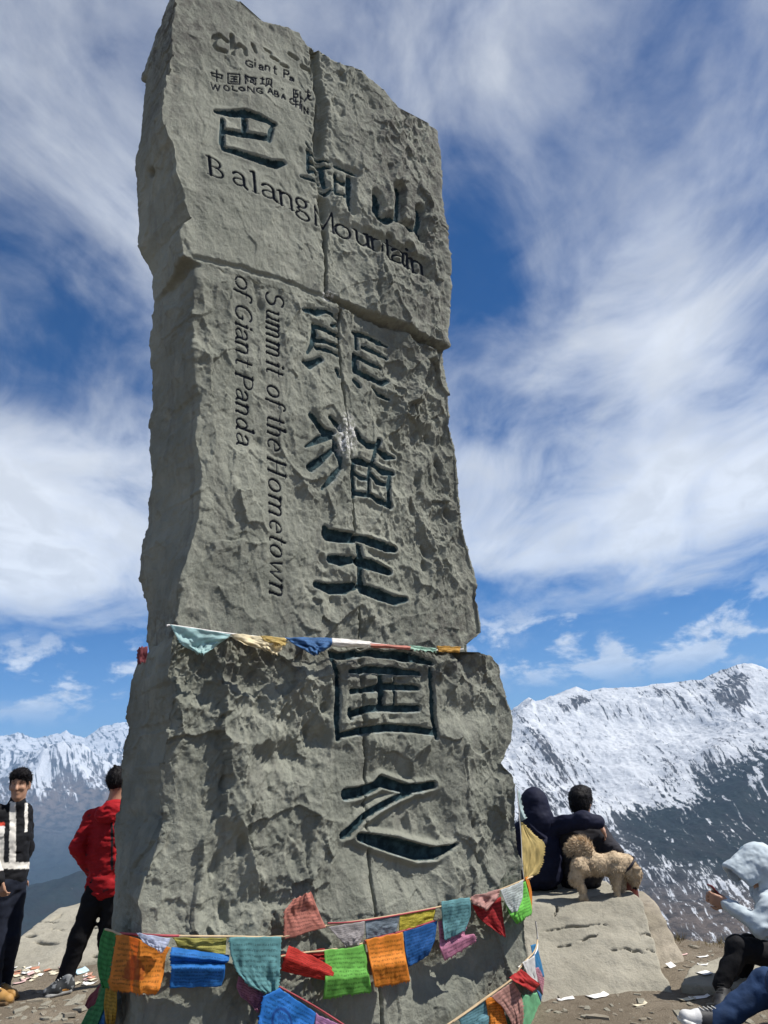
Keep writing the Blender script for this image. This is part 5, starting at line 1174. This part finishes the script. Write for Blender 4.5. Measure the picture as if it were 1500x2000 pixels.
TOPZ = .455
def sitter(name_label, hc, f, J, jcol, hood=None, hair=True, hands=(), base=None, legs=True, skin=(.36, .20, .13), trous=(.008, .009, .012), shoes=(.05, .05, .05), jk=None):
    S = Sdf(); core(S, J, .9); L, R = head_prims(S, hc, f, (0, 0, 1), J['neck'], .97)
    for h in hands: hand_prims(S, *h)
    body = S.mesh('person', .0105, SKIN, None, None, face_col(L, .97, skin), base)
    tag(body, name_label, 'person')
    if hair:
        S = Sdf(); S.ell(L(0, -.020, .034), (.100, .116, .106), R, .03); S.ell(L(0, -.055, -.030), (.080, .062, .070), R, .03); S.ell(L(0, .02, .10), (.085, .08, .05), R, .03); S.ell(L(0, .14, -.04), (.10, .10, .10), R, .012, True); S.ell(L(.10, .03, -.05), (.035, .06, .055), R, .012, True); S.ell(L(-.10, .03, -.05), (.035, .06, .055), R, .012, True)
        strands(S.mesh('hair', .0075, HAIR, body, ((.007, (60, 60, 22), 9), (.004, (110, 110, 40), 2)), None, hc), 1800, .006, .02, HAIR, 3, flow=(0, 0, -1.0))
    S = Sdf(); jacket_prims(S, J, **(jk or {})); j = S.mesh('jacket', .010, JACK, body, ((.009, (9, 9, 16), 4), (.012, (7, 7, 13), 104), (.004, (24, 24, 44), 5)), jcol if callable(jcol) else const(jcol), J['chest'])
    if hood: hood(L, R, j)
    if legs:
        S = Sdf(); trouser_prims(S, J, (.09, .07, .055)); S.mesh('trousers', .012, PANT, body, WRK, const(trous), J['pelvis'])
    return body, L, R
def couple():
    y = 6.95
    J = dict(pelvis=P3(1052, 1722, y), chest=P3(1048, 1648, y+.02), neck=P3(1046, 1606, y+.02), sho_l=P3(1016, 1624, y), sho_r=P3(1082, 1614, y-.01),
             elb_l=P3(1004, 1675, y+.05), wri_l=P3(1022, 1702, y+.28), elb_r=P3(1142, 1602, y-.22), wri_r=P3(1168, 1606, y-.20),
             hip_l=P3(1035, 1732, y+.05), hip_r=P3(1068, 1732, y+.05))
    for q, dx in (('l', -.1), ('r', .09)):
        J['kne_'+q] = J['pelvis']+np.array([dx, .44, .10]); J['ank_'+q] = J['pelvis']+np.array([dx, .60, -.32])
    J['pelvis'][2] = max(J['pelvis'][2], TOPZ+.10)
    navy = (.010, .012, .030)
    def hood(L, R, j):
        S = Sdf(); S.ell(L(0, -.025, .035), (.122, .128, .135), R, .04); S.ell(L(0, -.05, -.07), (.115, .10, .09), R, .05); S.ell(L(0, -.03, -.10), (.135, .12, .10), R, .06); S.cap(L(0, -.03, -.14), J['neck']+np.array([0, -.03, -.03]), .110, .145, .06)
        S.ell(L(0, .13, .0), (.080, .09, .10), R, .02, True)
        S.mesh('hood', .008, JACK, j, ((.007, (8, 8, 14), 4), (.003, (30, 30, 40), 5)), const(navy), L(0, 0, 0))
    hb = nrm([.35, .25, -1])
    sitter('person in navy hooded coat sitting on the boulder with an arm round the other', P3(1044, 1578, y+.03), nrm([-.12, 1, -.12]), J, navy, hood, False, [(J['wri_r'], nrm([.42, .10, -.75]), (-.7, .3, -.3), 1, .5), (J['wri_l'], nrm([.3, .6, -.3]), (.2, 0, -1), 1, .7)],
           np.array([J['pelvis'][0], y, TOPZ]), jk=dict(sh=.088, ch=(.205, .14), wa=(.215, .16), arm=(.082, .070, .055)))
    y2 = 6.97
    J2 = dict(pelvis=P3(1136, 1718, y2), chest=P3(1137, 1652, y2), neck=P3(1138, 1604, y2+.01), sho_l=P3(1106, 1624, y2), sho_r=P3(1170, 1628, y2-.03),
              elb_l=P3(1100, 1680, y2+.06), wri_l=P3(1120, 1700, y2+.30), elb_r=P3(1190, 1655, y2-.16), wri_r=P3(1206, 1668, y2-.40),
              hip_l=P3(1120, 1732, y2+.05), hip_r=P3(1154, 1730, y2+.05))
    for q, dx in (('l', -.1), ('r', .10)):
        J2['kne_'+q] = J2['pelvis']+np.array([dx, .42, .10]); J2['ank_'+q] = J2['pelvis']+np.array([dx+.03, .56, -.34])
    J2['pelvis'][2] = max(J2['pelvis'][2], TOPZ+.10)
    sitter('dark-haired person in charcoal jacket sitting on the boulder behind the dog', P3(1136, 1568, y2+.02), nrm([.7, 1, -.12]), J2, (.022, .021, .026), None, True,
           [(J2['wri_r'], nrm([.25, -.35, -.8]), (.2, -1, 0), 1, .6), (J2['wri_l'], nrm([-.2, .6, -.3]), (0, 0, -1), -1, .7)], np.array([J2['pelvis'][0], y2, TOPZ]), jk=dict(sh=.086, ch=(.195, .135), wa=(.19, .14), arm=(.088, .080, .062)))
couple()

def hooded_woman():
    y = 5.62
    J = dict(pelvis=P3(1540, 1862, y+.02), chest=P3(1512, 1775, y+.02), neck=P3(1494, 1738, y), sho_l=P3(1500, 1762, y-.15), sho_r=P3(1512, 1756, y+.16),
             elb_l=P3(1484, 1812, y-.20), wri_l=P3(1420, 1766, y-.08), elb_r=P3(1488, 1806, y+.20), wri_r=P3(1416, 1762, y+.10),
             hip_l=P3(1528, 1872, y-.08), hip_r=P3(1530, 1868, y+.12), kne_l=P3(1442, 1850, y-.16), kne_r=P3(1462, 1846, y+.16), ank_l=P3(1408, 1924, y-.22), ank_r=P3(1440, 1925, y+.16))
    blue = (.46, .53, .58)
    f = nrm([-1, -.05, -.42]); hc = P3(1484, 1700, y)
    def hood(L, R, j):
        S = Sdf(); S.ell(L(0, -.030, .045), (.120, .130, .125), R, .04); S.cap(L(0, -.03, -.06), J['neck'], .105, .10, .05)
        for a in np.linspace(-112, 112, 27):
            ca, sa = math.cos(math.radians(a)), math.sin(math.radians(a)); S.cap(L(.098*sa, .00, .035+.100*ca), L(.106*sa, .155+.03*ca, .030+.100*ca), .018, .011, .03)
        S.ell(L(0, .16, -.010), (.088, .120, .112), R, .012, True)
        S.mesh('hood', .006, JACK, j, ((.010, (12, 12, 16), 4), (.004, (30, 30, 34), 5)), const(blue), L(0, 0, 0))
        tube('hood_seam', [L(.02, -.15, .05), L(.03, -.10, .135), L(.03, 0, .172), L(.03, .05, .160)], .003, JSEAM, j)
    b, L, R = sitter('person in pale blue hooded jacket sitting on the ground looking at a phone', hc, f, J, blue, hood, True, [(J['wri_l'], nrm([-.85, .25, .35]), (.1, 1, .3), 1, .9), (J['wri_r'], nrm([-.8, -.15, .40]), (.1, -1, .3), -1, .9)],
           np.array([J['pelvis'][0], y, gz(J['pelvis'][0], y)]), trous=(.007, .007, .009), jk=dict(sh=.078, ch=(.17, .12), wa=(.17, .13), arm=(.062, .060, .044)))
    sc = const((.016, .017, .020))
    a = J['ank_l']*1.; a[2] = gz(a[0], a[1]); shoe(b, a+np.array([.045, .05, .004]), a+np.array([-.115, -.20, .0]), 'shoe', sc, (.62, .62, .60), .042, .085, 'black trainer with white side mark', True)
    a = J['ank_r']*1.; a[2] = gz(a[0], a[1]); shoe(b, a+np.array([.05, .04, 0]), a+np.array([-.15, -.14, 0]), 'shoe', sc, (.62, .62, .60), .042, .085, None, True)
    S = Sdf(); S.cap(J['ank_l']+np.array([0, 0, .0]), J['ank_l']*.85+J['kne_l']*.15, .037, .040, .01); S.mesh('sock', .006, PANT, b, None, const((.35, .30, .26)), J['ank_l'])
    # the phone in her hands
    c = P3(1402, 1746, y+.0); ax = nrm([-.62, .0, .78]); sd = np.array([0, 1.0, 0]); n_ = np.cross(ax, sd); Rm = np.stack([sd, ax, n_], 1)
    S = Sdf(); S.box(c, (.038, .078, .006), .005, Rm, .004)
    ph = tag(S.mesh('phone', .004, mat_cloth('phone_case', (.16, .03, .035), .4), None, None, None, c), 'slim phone in a dark red case held by the hooded person', 'phone')
    S = Sdf(); S.box(c+n_*.0055, (.034, .072, .0022), .002, Rm, .002); S.mesh('screen', .0022, mat_cloth('phone_glass', (.012, .012, .016), .12), ph, None, None, c)
    S = Sdf(); S.box(c-n_*.0065+ax*.055-sd*.018, (.012, .015, .003), .002, Rm, .002); S.mesh('camera_bump', .002, mat_cloth('lens_black', (.015, .015, .017), .2), ph, None, None, c)
JSEAM = mat_cloth('seam', (.33, .43, .52), .7)
hooded_woman()

def jeans_person():
    y = 4.74
    J = dict(pelvis=P3(1640, 1958, y+.16), chest=P3(1690, 1840, y+.22), neck=P3(1690, 1760, y+.2), sho_l=P3(1665, 1785, y), sho_r=P3(1700, 1780, y+.38),
             elb_l=P3(1700, 1870, y-.12), wri_l=P3(1640, 1890, y-.10), elb_r=P3(1720, 1870, y+.5), wri_r=P3(1650, 1885, y+.42),
             hip_l=P3(1622, 1968, y+.0), hip_r=P3(1622, 1955, y+.26), kne_l=P3(1530, 1925, y-.22), kne_r=P3(1498, 1925, y+.02), ank_l=P3(1560, 2090, y-.42), ank_r=P3(1396, 2000, y-.02))
    J['pelvis'][2] = max(J['pelvis'][2], .11)
    for q in 'lr': J['hip_'+q][2] = max(J['hip_'+q][2], .10); J['ank_'+q][2] = max(J['ank_'+q][2], .09)
    b, L, R = sitter('person in blue jeans sitting at the right edge with one leg stretched out', P3(1680, 1690, y+.18), nrm([-1, .1, -.2]), J, (.03, .035, .05), None, True, [(J['wri_l'], nrm([-.8, .1, -.2]), (0, .3, -1), 1, .6), (J['wri_r'], nrm([-.8, -.1, -.2]), (0, -.3, -1), -1, .6)],
           np.array([J['pelvis'][0], y, gz(J['pelvis'][0], y)]), legs=False)
    S = Sdf(); trouser_prims(S, J, (.105, .080, .056))
    def jc(V):
        n = fbm(V*7, 3, 4); return np.array((.018, .042, .105))*(1+.9*np.clip(n, -.4, .8))[:, None]
    S.mesh('jeans', .0095, PANT, b, ((.013, (10, 10, 12), 4), (.005, (26, 26, 30), 5)), jc, J['pelvis'])
    a = J['ank_r']; heel = a+np.array([.05, .02, -.075]); toe = P3(1306, 1990, y-.06)
    d = nrm(toe-heel); toe = heel+d*.27; heel[2] = max(heel[2], gz(heel[0], heel[1])+.002)
    def sc(V):
        t = (V-heel)@d/.27; C = np.tile(np.array((.020, .021, .026)), (len(V), 1)); C[t > .66] = (.55, .55, .55); C[(t > .25) & (t < .34)] = (.5, .5, .5); return C
    shoe(b, heel, toe, 'shoe', sc, (.66, .66, .64), .044, .085, 'black trainer with white toe', False, (.45, 0, 1))
    a = J['ank_l']*1.; a[2] = gz(a[0], a[1]); shoe(b, a+np.array([.05, .02, 0]), a+np.array([-.21, -.10, 0]), 'shoe', const((.02, .021, .026)), (.66, .66, .64), .044, .085)
jeans_person()

# ------------------------------------------------------------------ dog
def dog():
    y = 6.46; p = lambda u, v, dy=0: P3(u, v, y+dy)
    S = Sdf()
    S.chain([p(1138, 1688), p(1165, 1688), p(1203, 1692)], [.080, .070, .088], .04)
    S.chain([p(1203, 1685), p(1222, 1688), p(1236, 1702)], [.080, .066, .060], .04)
    S.ell(p(1237, 1706), (.062, .058, .062), None, .03)
    S.chain([p(1238, 1712), p(1240, 1730)], [.046, .030], .025)                 # muzzle pointing down
    S.ell(p(1240, 1735, -.01), (.012, .012, .010), None, .006)
    for dy in (-.045, .045):
        S.chain([p(1132, 1694, dy), p(1124, 1716, dy), p(1138, 1736, dy), p(1139, 1752, dy)], [.066, .044, .024, .022], .03)     # thigh, hock, shank
        S.cap(p(1138, 1754, dy), p(1145, 1755, dy-.01), .024, .020, .015)
        q = 0 if dy < 0 else 10
        S.chain([p(1203+q, 1702, dy), p(1203+q, 1728, dy), p(1208+q, 1752, dy)], [.052, .029, .022], .03); S.cap(p(1208+q, 1754, dy), p(1214+q, 1756, dy-.01), .024, .019, .015)
    S.chain([p(1143, 1676), p(1149, 1661), p(1141, 1650), p(1128, 1649), p(1118, 1658), p(1113, 1667)], [.028, .034, .036, .036, .028, .012], .03)
    def dc(V):
        n = fbm(V*16, 3, 2); C = np.array((.50, .39, .265))*(1+.35*n)[:, None]; u, v = project(V)
        m = sstep(1712, 1740, v)[:, None]; C = C*(1-m*.15)+np.array((.55, .44, .30))*m*.15
        t = sstep(1165, 1135, u)*sstep(1680, 1655, v); C = C*(1+.25*t)[:, None]
        nz = np.linalg.norm(V-p(1240, 1735, -.015), axis=1) < .016; C[nz] = (.02, .015, .015); return C
    FUR = mat_vcol('dog_coat', .9, .006, 120, .1, .3)
    base = p(1172, 1756); body = S.mesh('dog', .0075, FUR, None, ((.010, (26, 26, 26), 3), (.006, (60, 60, 60), 4)), dc, base)
    tag(body, 'small tan curly-tailed dog standing on the boulder with its head down', 'dog')
    # ear and collar
    S = Sdf(); e = p(1243, 1706, -.062); S.ell(e, (.022, .012, .048), rotm(.15, -.35, 0), .02); S.ell(e+np.array([.012, 0, .03]), (.03, .014, .02), None, .02)
    S.mesh('ear', .006, FUR, body, ((.008, (40, 40, 40), 5),), lambda V: dc(V)*.82, e)
    e2 = p(1236, 1702, .062); S = Sdf(); S.ell(e2, (.022, .012, .048), rotm(-.15, -.35, 0), .02); S.mesh('ear', .006, FUR, body, ((.008, (40, 40, 40), 5),), lambda V: dc(V)*.82, e2)
    c = p(1225, 1690); ax = nrm(p(1236, 1702)-p(1216, 1682)); a1 = np.array([0, 1.0, 0]); a2 = np.cross(ax, a1)
    tube('collar', [c+.083*(math.cos(t)*a1+math.sin(t)*a2) for t in np.linspace(0, 2*math.pi, 15)], .010, mat_cloth('collar_black', (.02, .02, .03), .5), body, 6)
    # shaggy hairs standing off the coat
    me = body.data; nv = len(me.vertices); co = np.zeros(nv*3, np.float32); me.vertices.foreach_get('co', co); co = co.reshape(-1, 3)+np.array(body.location, np.float32)
    no = np.zeros(nv*3, np.float32); me.vertices.foreach_get('normal', no); no = no.reshape(-1, 3)
    r = np.random.default_rng(3); k = r.integers(0, nv, 9000); u, v = project(co[k]); tail = (u < 1158) & (v < 1672)
    kk = np.concatenate([k, np.repeat(k[tail], 3)]); u, v = project(co[kk]); tl = (u < 1158) & (v < 1672)
    ln = np.where(tl, r.uniform(.012, .05, len(kk)), r.uniform(.006, .020, len(kk)))
    d = no[kk]*np.where(tl, .45, .6)[:, None]+r.normal(0, .28, (len(kk), 3))+np.where(tl[:, None], np.array([-.55, 0, .15]), np.array([-.35, 0, -.8])); d /= np.linalg.norm(d, axis=1)[:, None]
    sd = np.cross(d, r.normal(0, 1, (len(kk), 3))); sd /= np.linalg.norm(sd, axis=1)[:, None]
    b0 = co[kk]; V = np.stack([b0-sd*.0022, b0+sd*.0022, b0+d*ln[:, None]], 1).reshape(-1, 3); F = np.arange(len(V)).reshape(-1, 3)
    C = np.repeat(dc(b0)*r.uniform(.75, 1.45, (len(kk), 1)), 3, 0)
    h = mesh_np('fur', V, F, FUR, body, False, base, {'col': C}); h['kind'] = 'stuff'
    # what it noses at
    c = P3(1232, 1758, 6.64); S = Sdf(); S.cap(c+np.array([0, 0, -.06]), c+np.array([0, 0, .16]), .066, .070, .01); S.ell(c+np.array([0, 0, .235]), (.060, .060, .10), None, .01, True)
    o = S.mesh('mug', .006, mat_cloth('dark_red_glaze', (.10, .025, .02), .35), None, None, None, c+np.array([0, 0, -.12])); tag(o, 'dark red beaker standing under the muzzle of the dog', 'beaker')
dog()

# ------------------------------------------------------------------ litter and small stones
def small_things():
    r = np.random.default_rng(21)
    PAPER = NT('paper'); PAPER.fin(PAPER.mix(PAPER.rng(PAPER.noise(9, 3), .4, .6), (.70, .69, .66), (.80, .79, .77)), .8)
    tint = {'white': PAPER.m}
    for nm, c in (('pale pink', (.62, .42, .40)), ('pale blue', (.42, .58, .66)), ('cream', (.62, .56, .42)), ('orange', (.42, .20, .13))): tint[nm] = mat_cloth('paper_'+nm.replace(' ', '_'), c, .8, .001)
    def sheet_mesh(w, h, seed):
        n = 6; c = np.linspace(-.5, .5, n); X, Y = np.meshgrid(c*w, c*h); Pq = np.stack([X.ravel()*12, Y.ravel()*12, np.full(n*n, seed*1.0)], 1)
        Z = .010*fbm(Pq, 2, seed)+.006+.5*np.maximum(0, np.abs(X.ravel()/w)-.3)*r.uniform(0, .10); ang = r.uniform(0, .5)
        return np.stack([X.ravel()+Y.ravel()*ang*.2, Y.ravel(), Z-Z.min()], 1), grid_faces(n, n)
    def sheet(u, v, w, h, rot, col, label, grp=None, z=None, tilt=0):
        p = on_z(np.array(float(u)), np.array(float(v)), 0.0 if z is None else z); z = gz(p[0], p[1]) if z is None else z
        V, F = sheet_mesh(w, h, int(u)); a = rotm(tilt, 0, rot); V = V@a.T; V[:, 2] -= V[:, 2].min()
        o = mesh_np('paper_scrap', V+np.array([p[0], p[1], z+.004]), F, tint[col], None, True, (p[0], p[1], z+.004)); md = o.modifiers.new('thick', 'SOLIDIFY'); md.thickness = .0015
        tag(o, label, 'paper', grp)
    # single pieces one can point at
    def slab_z(u, v):
        return None
    sheet(86, 1890, .10, .085, .5, 'white', 'white paper card lying at the foot of the rock ledge between the men', z=None, tilt=.25)
    sheet(58, 1902, .13, .06, .3, 'white', 'crumpled white paper strip in the litter by the motorcyclist')
    sheet(19, 1891, .10, .05, -.2, 'white', 'white paper nearest the left edge of the picture')
    sheet(158, 1903, .11, .08, .9, 'pale blue', 'pale blue torn paper beside the grey trainer', tilt=.3)
    sheet(176, 1921, .11, .05, .15, 'white', 'white paper beside the bunched flags')
    sheet(1376, 1902, .085, .085, .35, 'white', 'white square card lying on the low flat rock', z=.06)
    sheet(1373, 1886, .07, .03, -.3, 'white', 'small white paper strip at the back of the flat rock', z=.06)
    sheet(1366, 1948, .13, .05, .05, 'white', 'white paper strip in front of the low flat rock')
    sheet(1342, 1952, .11, .045, .3, 'cream', 'cream crumpled paper beside the white strip by the flat rock')
    sheet(1167, 1948, .14, .075, .35, 'white', 'large white paper sheet on the dirt before the boulder')
    sheet(1116, 1944, .09, .035, -.1, 'white', 'narrow white paper lying left of the large sheet')
    sheet(1105, 1955, .11, .05, .1, 'white', 'white paper nearest the corner flags')
    sheet(1310, 1890, .07, .05, .6, 'white', 'torn white paper at the foot of the brown layered rock', tilt=.4)
    sheet(1250, 1965, .09, .04, .2, 'cream', 'cream paper scrap on the open dirt below the boulder')
    sheet(1332, 1866, .09, .02, .1, 'pale pink', 'pale pink paper scrap beside the brown rock')
    sheet(1372, 1868, .09, .02, .1, 'white', 'thin white scrap on the dirt near the drop')
    g = 'scraps of paper trodden into the litter heap'
    for i in range(46):
        u = r.uniform(0, 185); v = 1887+r.uniform(0, 34)+(.02*u)
        if 78 < u < 96 and v < 1896: continue
        c = ['white', 'cream', 'pale pink', 'cream', 'pale blue', 'orange'][int(r.integers(0, 6))] if r.random() > .25 else 'cream'
        sheet(u, v, r.uniform(.04, .10), r.uniform(.03, .06), r.uniform(-1.5, 1.5), c, f'faded {c} paper scrap in the litter heap below the rock ledge', g+f', {c}', tilt=r.uniform(0, .25))
    # pale stone flakes on the dirt
    g = 'pale stone flakes on the dirt'
    protos = []
    for k in range(7):
        n = int(r.integers(6, 9)); a = np.sort(r.uniform(0, 2*math.pi, n)); rr = r.uniform(.7, 1.1, n); ring = np.stack([np.cos(a)*rr, np.sin(a)*rr*.55], 1)
        V = np.r_[np.c_[ring, np.full(n, -.3)], np.c_[ring*.93, np.full(n, .22)+r.uniform(-.06, .06, n)], [[0, 0, .27]]]
        F = [[i, (i+1) % n, n+(i+1) % n, n+i] for i in range(n)]+[[n+i, n+(i+1) % n, 2*n] for i in range(n)]
        me = bpy.data.meshes.new('stone_flake'); me.from_pydata([tuple(x) for x in V], [], F); me.materials.append(ROCK if k % 3 else ROCKD); protos.append(me)
    spots = [(76, 1953, .10), (146, 1961, .13), (158, 1976, .10), (128, 1988, .11), (40, 1972, .09), (42, 1992, .07), (98, 1962, .06), (85, 1984, .05), (133, 1953, .05)]
    for i in range(150):
        left = r.random() < .42
        u, v = (r.uniform(-20, 200), r.uniform(1930, 2010)) if left else (r.uniform(1060, 1500), r.uniform(1935, 2010))
        spots.append((u, v, float(r.gamma(2.0, .012)+.012)))
    for i in range(60): spots.append((r.uniform(1305, 1440), r.uniform(1828, 1900), float(r.gamma(2.0, .01)+.01)))
    for i, (u, v, sz) in enumerate(spots):
        p = on_z(np.array(float(u)), np.array(float(v)), 0.0)
        if p[1] > 7.4 or (p[0] > .5 and 1085 < u < 1300 and v < 1940): continue
        o = bpy.data.objects.new('stone_flake', protos[i % 7]); COL.objects.link(o); o.location = (p[0], p[1], gz(p[0], p[1])+sz*.06); o.scale = (sz, sz, sz*.34); o.rotation_euler = (r.uniform(-.12, .12), r.uniform(-.12, .12), r.uniform(0, 6.28))
        tag(o, 'small pale stone flake lying loose on the brown dirt', 'stone', g)
    # dry grass along the broken edge
    V, F = [], []
    for i in range(2600):
        x = r.uniform(1.9, 4.2); ye = float(np.interp(x, *EDGE)); yy = ye+r.normal(-.04, .10); z = gz(x, yy)
        if fbm(np.array([[x*3, yy*3, 0]]), 2, 3)[0] < .05: continue
        hgt = r.uniform(.02, .07); dx, dy = r.normal(0, .025, 2); k = len(V); w = .0022
        V += [(x-w, yy, z-.01), (x+w, yy, z-.01), (x+dx, yy+dy, z+hgt)]; F.append((k, k+1, k+2))
    t = NT('dry_grass'); t.fin(t.mix(t.rng(t.noise(20, 2), .4, .6), (.20, .15, .07), (.12, .10, .045)), .9)
    tag(mesh_np('dry_grass', np.array(V), np.array(F), t.m, None, False, V[0]), 'dry brown grass tufts along the broken edge of the dirt', 'grass', kind='stuff')
small_things()
def build_haze():
    lo = (-27000, -27000, -2600); hi = (27000, 27000, 2300)
    V = [(x, y, z) for x in (lo[0], hi[0]) for y in (lo[1], hi[1]) for z in (lo[2], hi[2])]
    F = [(0, 1, 3, 2), (4, 6, 7, 5), (0, 4, 5, 1), (2, 3, 7, 6), (0, 2, 6, 4), (1, 5, 7, 3)]
    m = bpy.data.materials.new('haze_air'); m.use_nodes = True; nt = m.node_tree; nt.nodes.clear()
    o = nt.nodes.new('ShaderNodeOutputMaterial'); v = nt.nodes.new('ShaderNodeVolumePrincipled')
    v.inputs['Color'].default_value = (.36, .62, 1.0, 1); v.inputs['Density'].default_value = 3.7e-5; v.inputs['Anisotropy'].default_value = 0.0
    nt.links.new(v.outputs[0], o.inputs['Volume'])
    ob = mesh_np('haze', np.array(V, float), F, m, None, False)
    tag(ob, 'thin bluish mountain haze filling the valley air', 'haze', kind='stuff')
build_haze()
